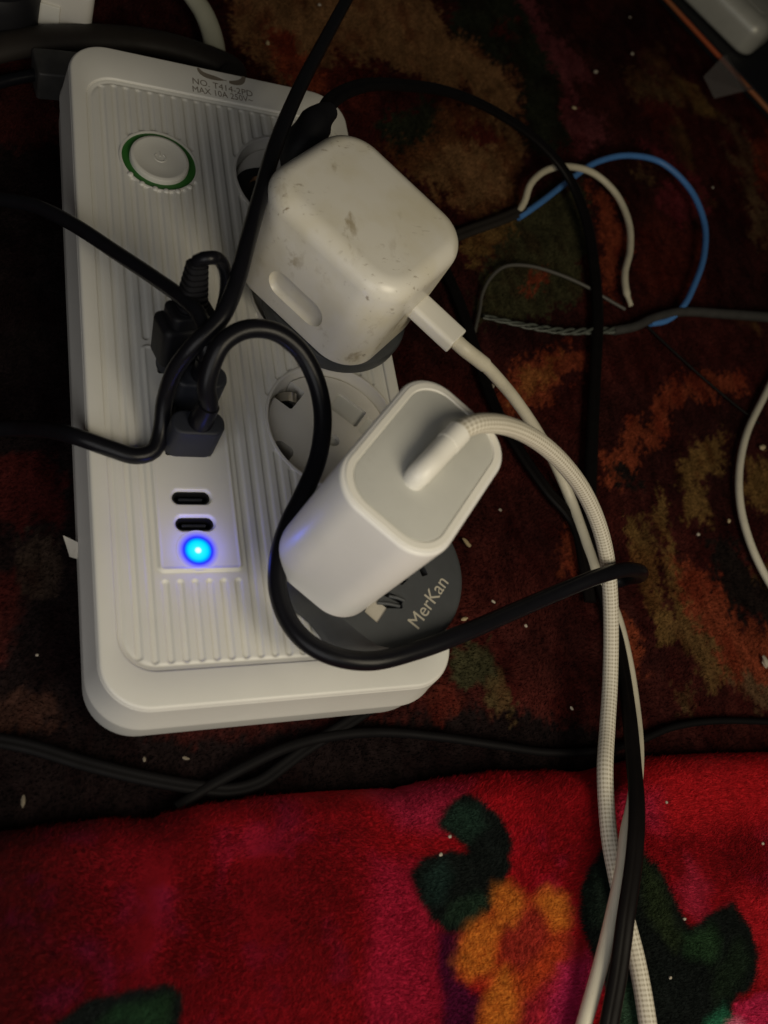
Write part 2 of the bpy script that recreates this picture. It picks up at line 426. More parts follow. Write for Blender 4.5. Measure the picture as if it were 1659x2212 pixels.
def reg(ox, oy, pts): return [(ox + 0.5 * x, oy + 0.5 * y) for x, y in pts]
R2 = lambda *p: reg(829.5, 0, p)
R3 = lambda *p: reg(0, 737.4, p)
R4 = lambda *p: reg(829.5, 737.4, p)
R5 = lambda *p: reg(0, 1474.7, p)
R6 = lambda *p: reg(829.5, 1474.7, p)

# ------------------------------------------------------------------ setting: carpet
tan = (0.185, 0.096, 0.042); olive = (0.045, 0.042, 0.020); rust = (0.180, 0.038, 0.017); redbr = (0.075, 0.014, 0.009)
pink = (0.12, 0.030, 0.034); dk = (0.012, 0.008, 0.007); grn = (0.018, 0.020, 0.011); ochre = (0.140, 0.078, 0.026); orng = (0.24, 0.085, 0.026)
carpet_patches = [
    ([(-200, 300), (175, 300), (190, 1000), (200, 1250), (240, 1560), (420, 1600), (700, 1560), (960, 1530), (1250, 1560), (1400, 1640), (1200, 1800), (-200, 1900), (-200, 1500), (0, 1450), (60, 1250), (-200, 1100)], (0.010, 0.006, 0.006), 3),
    ([(480, -60), (830, -60), (945, 10), (995, 75), (1045, 95), (1070, 130), (1120, 160), (1120, 240), (1140, 310), (1130, 350), (1070, 300), (1050, 230), (990, 190), (900, 150), (800, 130), (690, 190), (600, 175), (530, 110)], tan, 1.2),
    ([(560, 40), (620, 60), (680, 130), (740, 170), (690, 210), (600, 150)], rust, 2.0),
    ([(690, 140), (760, 110), (820, 150), (830, 210), (740, 230)], redbr, 1.5),
    (R2((270, -80), (560, -80), (720, 200), (760, 350), (780, 520), (830, 600), (760, 640), (640, 640), (600, 480), (590, 310), (480, 240), (340, 140)), grn, 1),
    (R2((490, 90), (560, 110), (570, 170), (500, 150)), redbr, 1.2),
    (R2((560, -40), (640, -40), (720, 120), (800, 190), (890, 290), (880, 340), (800, 330), (850, 440), (960, 500), (1000, 640), (850, 660), (800, 560), (750, 300), (640, 110)), pink, 1.1),
    (R2((-60, 620), (120, 560), (250, 420), (420, 440), (540, 560), (600, 700), (590, 860), (420, 950), (200, 800)), (0.11, 0.045, 0.018), 1.2),
    (R2((-60, 540), (200, 420), (250, 480), (230, 560), (60, 640)), grn, 1.2),
    (R2((120, 740), (240, 640), (420, 610), (560, 700), (570, 830), (330, 880)), tan, 2.0),
    (R2((300, 560), (420, 500), (520, 600), (400, 640)), redbr, 1.4),
    (R2((300, 1080), (430, 960), (560, 930), (640, 960), (520, 1050), (400, 1120)), ochre, 1.2),
    (R2((560, 980), (660, 860), (860, 780), (890, 900), (890, 1250), (700, 1360), (420, 1370), (400, 1180), (520, 1060)), olive, 1.3),
    (R2((600, 1190), (690, 1160), (700, 1220), (640, 1250)), rust, 1.1),
    (R2((870, 780), (980, 830), (1045, 950), (1030, 1100), (1020, 1250), (1075, 1320), (960, 1240), (930, 900)), rust, 1.0),
    (R2((1090, 620), (1200, 610), (1330, 720), (1400, 880), (1290, 950), (1190, 870), (1200, 800), (1290, 760), (1190, 690)), (0.12, 0.018, 0.022), 1.3),
    (R2((1030, 310), (1150, 280), (1200, 360), (1300, 430), (1240, 480), (1150, 430), (1080, 410)), (0.10, 0.055, 0.024), 1.3),
    (R2((1110, 430), (1260, 450), (1300, 520), (1180, 570)), redbr, 1.4),
    (R2((1100, 690), (1190, 740), (1180, 800), (1110, 770)), (0.09, 0.05, 0.022), 1.4),
    (R2((1480, 480), (1560, 540), (1640, 900), (1720, 1100), (1600, 1010), (1530, 720)), (0.10, 0.058, 0.030), 1.4),
    (R2((1590, 620), (1720, 560), (1720, 860), (1640, 800)), rust, 1.8),
    (R2((1170, 900), (1380, 1000), (1380, 1250), (1120, 1290), (1080, 1100)), redbr, 3.0),
    (R4((470, 250), (500, 190), (600, 90), (720, 10), (880, 10), (870, 120), (740, 170), (700, 290), (560, 330)), rust, 1.1),
    (R4((560, 230), (640, 120), (700, 60), (780, 50), (700, 170), (620, 260)), orng, 1.4),
    (R4((1160, 220), (1330, 160), (1560, 110), (1570, 230), (1340, 220), (1250, 330), (1250, 430), (1130, 440), (1120, 540), (960, 650), (915, 480), (1060, 430), (1050, 320), (1170, 340)), rust, 0.8),
    (R4((960, 540), (1050, 520), (1120, 560), (1100, 640), (990, 600)), dk, 1.0),
    (R4((1050, 770), (1130, 720), (1190, 1000), (1290, 1290), (1220, 1290), (1130, 1080)), ochre, 0.9),
    (R4((1150, 700), (1215, 640), (1270, 900), (1350, 1150), (1380, 1350), (1330, 1360), (1260, 1100)), ochre, 0.9),
    (R4((1370, 420), (1500, 400), (1480, 540), (1330, 640), (1290, 580)), ochre, 1.0),
    (R4((1290, 600), (1400, 620), (1440, 780), (1340, 760)), ochre, 0.9),
    (R4((1540, 480), (1720, 540), (1720, 780), (1620, 700)), ochre, 1.4),
    (R4((1540, 940), (1720, 1000), (1720, 1160), (1600, 1060)), ochre, 1.2),
    (R4((1250, 900), (1420, 1000), (1550, 1200), (1720, 1300), (1720, 1500), (1500, 1480), (1400, 1300), (1300, 1100)), rust, 1.6),
    (R4((1380, 830), (1500, 820), (1720, 1100), (1720, 1260), (1520, 1150), (1420, 1000)), dk, 1.2),
    (R4((1240, 1200), (1360, 1180), (1420, 1330), (1560, 1475), (1400, 1475)), (0.11, 0.06, 0.022), 1.6),
    (R4((780, 790), (855, 820), (865, 1000), (790, 990)), rust, 1.2),
    (R4((290, 1340), (430, 1290), (520, 1475), (330, 1490)), olive, 1.4),
    (R4((1010, 1180), (1090, 1200), (1120, 1475), (1060, 1475)), rust, 1.3),
    (R6((430, -20), (530, -20), (600, 150), (560, 180), (450, 60)), (0.09, 0.062, 0.026), 1.2),
    (R6((140, 20), (300, -20), (340, 130), (220, 170)), redbr, 1.4),
    (R6((1240, -10), (1320, 20), (1330, 120), (1270, 100)), (0.08, 0.045, 0.02), 1.4),
    (R6((1530, -30), (1720, -30), (1720, 120), (1600, 90)), (0.10, 0.055, 0.028), 1.4),
    (R3((60, 860), (240, 830), (280, 980), (220, 1120), (90, 1070)), (0.034, 0.022, 0.016), 2.0),
    (R3((-80, 460), (200, 460), (310, 650), (250, 800), (100, 810), (-80, 770)), (0.042, 0.007, 0.006), 2.5),
    (R5((-80, 20), (200, 60), (270, 150), (100, 210), (-80, 200)), (0.040, 0.018, 0.013), 2.0),
]
x0, x1, y0, y1, st = -26.0, 40.0, -30.0, 36.0, 0.12
gx = np.arange(x0, x1 + st, st); gy = np.arange(y0, y1 + st, st)
X, Y = np.meshgrid(gx, gy)
def carpet_height(X, Y): return G - 0.20 + 0.05 * fbm(X * 0.5, Y * 0.5, 70) + 0.05 * fbm(X * 5, Y * 5, 71)
def carpet_color(X, Y):
    n1 = fbm(X * 0.22, Y * 0.22, 3)[..., None]; n2 = fbm(X * 0.7, Y * 0.7, 8)[..., None]
    base = np.array((0.014, 0.006, 0.006)) * (1 - n1) + np.array((0.068, 0.012, 0.009)) * n1
    base = base * (0.55 + 0.9 * n2)
    far = np.clip((np.abs(X - 7) - 18) / 3, 0, 1)[..., None]
    k = np.clip((fbm(X * 0.35, Y * 0.35, 30)[..., None] - 0.56) * 10, 0, 1) * far
    base = base * (1 - k) + np.array(ochre) * k
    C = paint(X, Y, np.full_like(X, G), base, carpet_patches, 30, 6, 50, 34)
    # yarn streaks: each tuft has its own dye
    k = np.clip((fbm(X * 1.3 + 5, Y * 0.8, 97)[..., None] - 0.5) * 6, 0, 1) * 0.6
    C = C * (1 - k) + C * np.array((0.55, 0.30, 0.30)) * k
    return np.clip(C * (0.40 + 1.2 * fbm(X * 3.6, Y * 1.5, 90)[..., None]), 0.002, 1)
CC = carpet_color(X, Y)
ny, nx = X.shape
def grid_faces(ny, nx, keep=None):
    i = np.arange(ny * nx).reshape(ny, nx)
    q = np.stack([i[:-1, :-1], i[:-1, 1:], i[1:, 1:], i[1:, :-1]], -1).reshape(-1, 4)
    return q if keep is None else q[keep.ravel()]
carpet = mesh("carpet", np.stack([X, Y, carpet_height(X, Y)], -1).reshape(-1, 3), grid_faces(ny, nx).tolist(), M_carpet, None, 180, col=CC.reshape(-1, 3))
props(carpet, "dark patterned carpet of maroon, rust, olive and tan pile", None, None, "structure")
def pile(name, X, Y, Z, C, length, width, lean, mat_, parent, seed):
    r = np.random.default_rng(seed); n = len(X)
    a = r.normal(0.3, 0.35, n); l = length * r.uniform(0.6, 1.2, n); b = 5.0 + 3.0 * fbm(X * 0.4, Y * 0.4, seed) + r.normal(0, 0.3, n)
    base = np.stack([X, Y, Z], -1); d = np.stack([np.cos(a), np.sin(a), np.zeros(n)], -1) * (width / 2)
    tip = base + np.stack([np.cos(b) * lean * l, np.sin(b) * lean * l, l], -1)
    P = np.stack([base - d, base + d, tip], 1).reshape(-1, 3)
    c = np.repeat(C * r.uniform(0.92, 1.08, (n, 1)), 3, 0)
    o = fast_mesh(name, P, np.arange(3 * n).reshape(n, 3), mat_, parent, c); o["kind"] = "stuff"; return o
cr = np.random.default_rng(5); n = 420000
qx = cr.uniform(-12, 34, n); qy = cr.uniform(-21, 33, n)
pp = proj(np.stack([qx, qy, np.full(n, G)], -1))
k = (pp[:, 0] > -60) & (pp[:, 0] < 1720) & (pp[:, 1] > -60) & (pp[:, 1] < 1900) & ~((np.abs(qx) < 4.4) & (np.abs(qy) < 10.5))
qx, qy = qx[k], qy[k]
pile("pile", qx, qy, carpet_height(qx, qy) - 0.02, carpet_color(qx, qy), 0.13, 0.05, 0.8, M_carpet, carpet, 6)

# ------------------------------------------------------------------ red plush blanket
edge_px = [(-160, 1800), (0, 1789), (100, 1777), (215, 1762), (335, 1762), (362, 1748), (450, 1730), (550, 1715), (700, 1700), (830, 1695), (875, 1696), (930, 1680), (1080, 1660), (1280, 1658), (1395, 1630), (1530, 1620), (1659, 1617), (1850, 1612)]
EW = np.array([at(x, y, G + 0.9) for x, y in edge_px])
def edge_y(x): return np.interp(x, EW[:, 0], EW[:, 1])
def blanket_z(x, d):
    """height above the edge; d = distance inwards from the edge"""
    t = np.clip(d / 0.9, 0, 1); z = G - 0.1 + 1.35 * np.sqrt(np.clip(1 - (1 - t) ** 2, 0, 1))
    w = np.clip((d - 0.1) / 1.5, 0, 1)
    u = x + 0.15 * d
    f = 0.75 * np.exp(-((u + 2.6 + 0.12 * d) / 0.60) ** 2) * np.clip(1 - d / 7, 0, 1) - 0.45 * np.exp(-((u + 4.3) / 1.1) ** 2) * np.clip(1.1 - d / 9, 0, 1) - 0.75 * np.exp(-((u + 1.1) / 0.95) ** 2) * np.clip(1.2 - d / 9, 0, 1)
    f = f + 0.4 * (fbm(x * 0.28 + 3, d * 0.16, 41, 3) - 0.5) + 0.10 * (fbm(x * 1.3, d * 0.8, 44, 3) - 0.5)
    return z + w * f + 0.05 * d
bx = np.arange(-16, 22.01, 0.075)
dd = np.concatenate([[-0.02, 0.0, 0.01, 0.03, 0.06, 0.1, 0.15, 0.22, 0.3], np.arange(0.36, 15.01, 0.075)])
BX, BD = np.meshgrid(bx, dd)
BY = edge_y(BX) - BD + 0.9 * 0.0
BY = BY + 0.08 * (fbm(BX * 1.5, BD, 77) - 0.5)
BZ = blanket_z(BX, BD)
BZ[0] = G - 0.15
leafg = (0.014, 0.026, 0.016); leafd = (0.008, 0.011, 0.010); orange = (0.56, 0.17, 0.022); purple = (0.075, 0.003, 0.026); hot = (0.52, 0.022, 0.085)
blanket_patches = [
    (R6((-60, 440), (380, 400), (260, 640), (60, 620)), (0.34, 0.014, 0.045), 4),
    (R6((1100, 300), (1400, 280), (1720, 280), (1720, 620), (1200, 640)), (0.50, 0.012, 0.018), 6),
    (R6((980, 480), (1180, 480), (1200, 640), (1010, 620)), (0.42, 0.018, 0.055), 4),
    (R6((1300, 760), (1400, 860), (1380, 1020), (1290, 960)), (0.40, 0.02, 0.05), 3),
    (R6((1500, 900), (1720, 900), (1720, 1330), (1560, 1300)), (0.46, 0.012, 0.02), 4),
    (R6((-60, 760), (240, 820), (250, 1500), (-60, 1500)), (0.36, 0.01, 0.035), 4),
    (R6((240, 1090), (330, 1090), (320, 1280), (420, 1380), (410, 1540), (250, 1540)), purple, 1.6),
    (R6((500, 1000), (700, 960), (800, 1100), (890, 1180), (930, 1300), (880, 1540), (560, 1540), (500, 1250)), (0.40, 0.018, 0.035), 2.2),
    (R6((465, 880), (540, 865), (620, 980), (700, 880), (790, 910), (805, 1040), (790, 1180), (700, 1300), (600, 1400), (560, 1560), (410, 1560), (430, 1330), (310, 1260), (320, 1100), (420, 1010)), (0.46, 0.055, 0.014), 2.6),
    (R6((520, 980), (690, 980), (720, 1120), (600, 1260), (510, 1200)), (0.36, 0.030, 0.018), 2.0),
    (R6((760, 1230), (880, 1180), (930, 1300), (860, 1540), (700, 1540)), (0.46, 0.022, 0.095), 2.5),
    (R6((225, 600), (320, 480), (380, 488), (470, 560), (545, 660), (550, 790), (505, 870), (480, 960), (440, 1010), (390, 1010), (370, 1080), (280, 1095), (200, 1030), (150, 930), (112, 825), (180, 760), (270, 735), (345, 745), (345, 700), (290, 670)), leafd, 0.8),
    (R6((250, 600), (320, 520), (400, 540), (430, 620), (360, 690), (300, 650)), (0.016, 0.038, 0.026), 2.0),
    (R6((170, 830), (260, 770), (290, 860), (250, 960), (190, 960)), (0.014, 0.032, 0.026), 2.0),
    (R6((280, 960), (400, 920), (470, 940), (380, 1040), (270, 1060)), (0.018, 0.038, 0.022), 1.8),
    (R6((465, 880), (530, 862), (585, 910), (610, 970), (560, 1060), (490, 1050), (470, 1000)), orange, 2.2),
    (R6((640, 940), (710, 872), (775, 900), (808, 970), (790, 1055), (740, 1070), (690, 1000)), orange, 2.2),
    (R6((350, 1060), (420, 1008), (490, 1030), (510, 1080), (470, 1170), (460, 1250), (360, 1290), (308, 1220), (330, 1110)), orange, 2.2),
    (R6((470, 1270), (540, 1230), (575, 1300), (590, 1380), (550, 1560), (405, 1560), (430, 1360)), orange, 2.2),
    (R6((845, 880), (930, 708), (1000, 720), (1120, 735), (1230, 860), (1285, 1000), (1310, 1045), (1400, 990), (1500, 968), (1580, 1050), (1615, 1180), (1585, 1300), (1500, 1400), (1480, 1540), (940, 1540), (960, 1380), (900, 1200), (845, 1080)), leafd, 0.8),
    (R6((1110, 770), (1200, 860), (1250, 1010), (1290, 1120), (1250, 1180), (1130, 1000)), (0.022, 0.034, 0.014), 2.0),
    (R6((1290, 1090), (1400, 1040), (1440, 1120), (1400, 1220), (1290, 1180)), (0.022, 0.055, 0.022), 2.2),
    (R6((870, 900), (930, 800), (980, 860), (960, 1060), (880, 1040)), (0.016, 0.028, 0.020), 2.0),
    (R6((1420, 1240), (1520, 1100), (1580, 1200), (1500, 1370), (1420, 1400)), (0.014, 0.026, 0.014), 2.0),
    (R6((1000, 1330), (1080, 1300), (1120, 1400), (1120, 1540), (1010, 1540)), (0.035, 0.075, 0.045), 1.8),
    (R6((1350, 1520), (1400, 1450), (1460, 1405), (1490, 1450), (1480, 1540)), (0.03, 0.17, 0.09), 1.4),
    (R6((1465, 1500), (1520, 1385), (1600, 1345), (1720, 1320), (1720, 1560), (1460, 1560)), hot, 1.1),
    (R6((1440, 1540), (1470, 1465), (1520, 1450), (1560, 1500), (1540, 1560)), (0.62, 0.16, 0.26), 1.5),
    (R5((150, 1560), (250, 1470), (350, 1392), (480, 1345), (640, 1320), (740, 1318), (785, 1345), (750, 1560)), leafd, 1.0),
    (R5((420, 1480), (500, 1400), (650, 1370), (730, 1370), (700, 1500)), (0.016, 0.045, 0.018), 2.0),
]
def blanket_color(X, Y, Z):
    shade_fade = np.clip((X + 9.5 + 2.5 * (fbm(X * 0.25, Y * 0.25, 63) - 0.5)) / 13, 0, 1)[..., None]   # shade over the left side, painted into the base red
    base = (np.array((0.030, 0.001, 0.003)) * (1 - shade_fade) + np.array((0.28, 0.0045, 0.009)) * shade_fade) * (0.35 + 1.3 * fbm(X * 0.32, Y * 0.32, 61)[..., None])
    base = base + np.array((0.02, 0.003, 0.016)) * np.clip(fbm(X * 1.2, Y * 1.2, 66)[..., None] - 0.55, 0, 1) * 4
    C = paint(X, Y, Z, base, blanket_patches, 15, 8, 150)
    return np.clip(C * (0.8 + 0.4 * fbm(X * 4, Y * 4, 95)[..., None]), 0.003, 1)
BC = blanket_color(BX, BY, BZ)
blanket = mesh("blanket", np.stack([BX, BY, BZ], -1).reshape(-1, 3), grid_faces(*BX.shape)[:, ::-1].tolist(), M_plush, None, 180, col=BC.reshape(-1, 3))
props(blanket, "red plush blanket with dark green leaves and orange flowers, lying on the carpet edge", "blanket")
n = 560000; qx = cr.uniform(-13, 21, n); qd = cr.uniform(0.0, 12.5, n) ** 1.0
qy = edge_y(qx) - qd; qz = blanket_z(qx, qd); pp = proj(np.stack([qx, qy, qz], -1))
k = (pp[:, 0] > -40) & (pp[:, 0] < 1700) & (pp[:, 1] < 2260); qx, qy, qz, qd = qx[k], qy[k], qz[k], qd[k]
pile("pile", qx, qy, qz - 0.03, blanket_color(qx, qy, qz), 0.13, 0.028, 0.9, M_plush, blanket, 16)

# ------------------------------------------------------------------ power strip
strip = thing("power_strip", (0, 0, G), "white ribbed power strip with round sockets, green ringed button and glowing blue light", "power strip")
HX, HY = 4.75, 10.92
IX0, IX1, IY0, IY1 = -4.28, 4.35, -9.98, 9.55     # the sunken ribbed panel
icx, icy, ihx, ihy = (IX0 + IX1) / 2, (IY0 + IY1) / 2, (IX1 - IX0) / 2, (IY1 - IY0) / 2
rings = []
def ring(hx, hy, r, z, cx=0, cy=0): rings.append([(cx + x, cy + y, z) for x, y in rrect(hx, hy, r, 14)])
ring(ihx, ihy, 0.95, -0.45, icx, icy); ring(ihx, ihy, 0.95, -0.05, icx, icy); ring(ihx + 0.02, ihy + 0.02, 0.97, -0.015, icx, icy); ring(ihx + 0.05, ihy + 0.05, 1.0, 0.0, icx, icy)
for k in range(0, 7):
    a = math.pi / 2 * k / 6; i = 0.10 * (1 - math.sin(a)); ring(HX - i, HY - i, 1.25 - i, -0.10 * (1 - math.cos(a)))
ring(HX + 0.02, HY + 0.02, 1.27, -0.12)
ring(HX + 0.16, HY + 0.16, 1.4, -1.30); ring(HX + 0.19, HY + 0.19, 1.43, -1.36); ring(HX + 0.19, HY + 0.19, 1.43, -1.42); ring(HX + 0.13, HY + 0.13, 1.37, -1.46)
for k in range(0, 6):
    a = math.pi / 2 * k / 5; ring(HX + 0.13 - 0.5 * (1 - math.cos(a)), HY + 0.13 - 0.5 * (1 - math.cos(a)), 1.37, -2.4 - 0.8 * math.sin(a))
V, F = loft(rings, False, True)
F = [f[::-1] for f in F]
mesh("body", V, F, M_white, strip, 28)

SOCK = [(2.38, 6.37), (2.37, 1.76), (2.34, -2.85), (2.34, -7.46)]
BTN = (-2.15, 6.44); UX0, UX1, UY0, UY1 = -3.17, -0.95, -7.42, -0.55
gs = 0.03
hx_ = np.arange(IX0 - 0.03, IX1 + 0.031, gs); hy_ = np.arange(IY0 - 0.03, IY1 + 0.031, gs)
HXg, HYg = np.meshgrid(hx_, hy_)
def sm(a, b, t): t = np.clip((t - a) / (b - a), 0, 1); return t * t * (3 - 2 * t)
def rr_sd(x, y, cx, cy, hx, hy, r):
    qx = np.abs(x - cx) - hx + r; qy = np.abs(y - cy) - hy + r
    return np.hypot(np.maximum(qx, 0), np.maximum(qy, 0)) + np.minimum(np.maximum(qx, qy), 0) - r
Z = np.full(HXg.shape, -0.085)
# long round-ended grooves, pitch 3.8 mm
PITCH, GW = 0.382, 0.080
gc = np.round((HXg - icx) / PITCH) * PITCH + icx
blk = np.full(HXg.shape, 9.0)
for (cx, cy), r in [(s, 2.13) for s in SOCK] + [(BTN, 1.22)]:
    e = np.sqrt(np.maximum(r * r - (gc - cx) ** 2, 0))                     # half chord at the groove centre
    d = np.where(np.abs(gc - cx) < r, np.abs(HYg - cy) - e, 9.0); blk = np.minimum(blk, d)
d = np.where((gc > UX0 - 0.12) & (gc < UX1 + 0.12), np.maximum(UY0 - 0.22 - HYg, HYg - (UY1 + 0.2)), 9.0); blk = np.minimum(blk, d)
corner = ihx - 0.95
ex = np.maximum(np.abs(gc - icx) - corner, 0); ylim = ihy - 0.95 + np.sqrt(np.maximum(0.95 ** 2 - ex ** 2, 0)) - 0.20
blk = np.minimum(blk, ylim - np.abs(HYg - icy))
along = GW - blk                                                           # > 0 past the groove end
q = np.hypot(HXg - gc, np.maximum(along, 0))
Z -= 0.055 * (1 - sm(GW - 0.028, GW + 0.03, q)) * (np.abs(gc - icx) < ihx - 0.15)
# raised usb panel with a soft lip
du = rr_sd(HXg, HYg, (UX0 + UX1) / 2, (UY0 + UY1) / 2, (UX1 - UX0) / 2, (UY1 - UY0) / 2, 0.16)
Z += 0.045 * (1 - sm(-0.05, 0.02, du)) + 0.025 * np.exp(-((du + 0.07) / 0.035) ** 2)
# border bead
db = -rr_sd(HXg, HYg, icx, icy, ihx, ihy, 0.95)
Z -= 0.03 * np.exp(-((db - 0.13) / 0.05) ** 2)
Z -= 0.0
cx_, cy_ = (HXg[:-1, :-1] + HXg[1:, 1:]) / 2, (HYg[:-1, :-1] + HYg[1:, 1:]) / 2
keep = np.ones(cx_.shape, bool)
for (cx, cy) in SOCK: keep &= np.hypot(cx_ - cx, cy_ - cy) > 2.06
keep &= np.hypot(cx_ - BTN[0], cy_ - BTN[1]) > 1.185
keep &= rr_sd(cx_, cy_, icx, icy, ihx, ihy, 0.95) < 0.03
PORTC = [(-2.15, -5.30), (-2.12, -6.06)]
PORTA = [(-2.12, -3.78), (-2.0, -2.50), (-2.15, -1.22)]
for cx, cy in PORTC: keep &= rr_sd(cx_, cy_, cx, cy, 0.57, 0.25, 0.24) > 0.0
for cx, cy in PORTA: keep &= rr_sd(cx_, cy_, cx, cy, 0.62, 0.28, 0.05) > 0.0
mesh("ribbed_panel", np.stack([HXg, HYg, Z], -1).reshape(-1, 3), grid_faces(*HXg.shape, keep).tolist(), M_white, strip, 180)

for i, (cx, cy) in enumerate(SOCK):
    V, F = revolve([(2.14, -0.14), (2.13, -0.065), (2.09, -0.045), (2.05, -0.05), (2.02, -0.10), (1.97, -0.95), (1.93, -1.0)], 72, cx, cy)
    s = mesh("socket", V, F, M_sock, strip, 50)
    # floor plate with its earth recesses, pin slots and screw hole
    fl = mesh("socket_floor", *revolve([(1.95, -1.6), (1.95, -0.50), (1.92, -0.46)], 64, cx, cy, True, True), M_sock, s, 40)
    fr = Frame((cx, cy, 0), (math.cos(math.radians(-40)), math.sin(math.radians(-40)), 0), (math.sin(math.radians(40)), math.cos(math.radians(40)), 0))
    box = lambda x, y, hx, hy, r=0.08: ([tuple(p) for p in fr(np.array(rbox(hx, hy, -1.5, -0.2, r, 0)[0]) + np.array([x, y, 0]))], rbox(hx, hy, -1.5, -0.2, r, 0)[1])
    if i == 2:
        bxs = [box(-1.72, 0.20, 0.42, 0.42), box(0.05, 1.05, 0.52, 0.36), box(1.10, 0.98, 0.42, 0.36), box(0.25, -0.2, 0.2, 0.2, 0.19), box(-0.75, -1.62, 0.32, 0.3, 0.2)]
        cut(fl, bxs)
        dk_ = MB()
        for x, y, hx, hy, zz in ((0.05, 1.05, 0.56, 0.40, -0.58), (1.10, 0.98, 0.46, 0.40, -0.58), (0.25, -0.2, 0.24, 0.24, -0.62)):
            v, f = rbox(hx, hy, zz - 0.1, zz, 0.05, 0); dk_.add(fr(np.array(v) + np.array([x, y, 0])), f)
        dk_.build("pin_shutter", M_slot, s)
        v, f = rbox(0.5, 0.5, -1.48, -1.40, 0.05, 0); mesh("contact_well", fr(np.array(v) + np.array([-1.72, 0.2, 0])), f, M_hole, s)
        p = [fr([(-1.95, 0.0, -1.3)])[0], fr([(-1.85, 0.05, -0.75)])[0], fr([(-1.55, 0.15, -0.45)])[0], fr([(-1.38, 0.28, -0.55)])[0], fr([(-1.40, 0.34, -0.8)])[0]]
        tube("earth_clip", p, 0.16, M_metal, s, shape=[(1, .12), (-1, .12), (-1, -.12), (1, -.12)])
    if i == 0:
        v, f = rbox(0.45, 0.55, -0.50, -0.46, 0.1, 0); v, f = rbox(1.0, 1.3, -0.50, -0.42, 0.9, 0); mesh("contact_well", Frame((cx - 0.85, cy - 0.45, 0), (1, 0.4, 0), (-0.4, 1, 0))(v), f, M_hole, s)
        v, f = rbox(0.45, 0.55, -0.50, -0.46, 0.1, 0); mesh("plug_rim", Frame((cx - 1.0, cy - 0.55, 0.09), (1, 0.4, 0), (-0.4, 1, 0))(v), f, M_black_matte, s)
        p = [np.array((cx - 1.45, cy + 0.25, -0.5)), np.array((cx - 1.30, cy + 0.15, -0.22)), np.array((cx - 1.12, cy - 0.05, -0.3)), np.array((cx - 1.10, cy - 0.1, -0.55))]
        tube("earth_clip", p, 0.13, M_copper, s, shape=[(1, .15), (-1, .15), (-1, -.15), (1, -.15)])

# power button
btn = mesh("button_ring", *revolve([(1.165, -0.16), (1.16, -0.14), (0.85, -0.14)], 72, *BTN), M_green, strip, 30)
V, F = revolve([(0.93, -0.2), (0.925, -0.02), (0.90, 0.03), (0.84, 0.055), (0.81, 0.058), (0.79, 0.05), (0.4, 0.04), (0.01, 0.04)], 64, *BTN, False, True)
cap = mesh("button_cap", V, F, M_cap, btn, 40)
ic = MB()
for a0 in range(0, 360, 12):
    pass
arc = [np.array((BTN[0] + 0.17 * math.cos(math.radians(a)), BTN[1] + 0.17 * math.sin(math.radians(a)), 0.046)) for a in range(130, 411, 20)]
v, f, _ = tube_data(arc, 0.022, 8, step=0.05); ic.add(v, f)
v, f, _ = tube_data([np.array((BTN[0], BTN[1] + 0.06, 0.046)), np.array((BTN[0], BTN[1] + 0.14, 0.046)), np.array((BTN[0], BTN[1] + 0.24, 0.046))], 0.022, 8, step=0.05); ic.add(v, f)
ic.build("power_icon", M_cap, btn)
for x, y in ((320, 900), (520, 1060), (750, 1150), (940, 1190), (1140, 1195), (1340, 1120)):
    p = at(241.4 + 0.12566 * x, 263.3 + 0.12566 * y, -0.085)
    mesh("raised_dot", *revolve([(0.09, -0.09), (0.085, -0.06), (0.06, -0.035), (0.02, -0.025)], 16, p[0], p[1], False, True), M_white, strip, 60)

mesh("button_bezel", *revolve([(1.24, -0.14), (1.23, -0.085), (1.20, -0.072), (1.165, -0.08), (1.155, -0.15)], 72, *BTN), M_white, strip, 50)
# usb-c ports
for cx, cy in PORTC:
    R = [[(cx + x, cy + y, z) for x, y in rrect(hx, hy, r, 8)] for hx, hy, r, z in
         ((0.62, 0.30, 0.29, -0.06), (0.61, 0.29, 0.28, -0.037), (0.57, 0.25, 0.25, -0.045), (0.52, 0.20, 0.20, -0.10), (0.50, 0.18, 0.18, -0.16))]
    po = mesh("usb_c_port", *loft(R, False, False), M_white, strip, 40)
    R = [[(cx + x, cy + y, z) for x, y in rrect(hx, hy, r, 8)] for hx, hy, r, z in ((0.50, 0.18, 0.18, -0.13), (0.49, 0.17, 0.17, -0.15), (0.46, 0.145, 0.145, -0.15), (0.44, 0.13, 0.13, -0.75))]
    mesh("port_shell", *loft(R, False, True), M_hole, po, 40)
    v, f = rbox(0.33, 0.035, -0.7, -0.22, 0.03, 0.01); mesh("port_tongue", np.array(v) + np.array((cx, cy, 0)), f, M_usb, po)
# led
lp = at(428, 1189, -0.03)
V, F = revolve([(0.58, -0.06), (0.57, -0.034), (0.5, -0.030), (0.24, -0.026), (0.1, -0.022), (0.004, -0.02)], 48, lp[0], lp[1], False, True)
led = mesh("led_lens", V, F, None, strip, 60)
led.data.materials.append(M_led)
off = Vector((lp[0] * S, lp[1] * S, 0)); led.data.transform(Matrix.Translation(-off)); led.location = off
ld = bpy.data.lights.new("led_glow", 'POINT'); ld.energy = 0.0035; ld.diffuse_factor = 0.03; ld.color = (0.06, 0.07, 1.0); ld.shadow_soft_size = 0.003
lo = bpy.data.objects.new("led_glow", ld); COL.objects.link(lo); lo.location = W((lp[0], lp[1], 0.18))

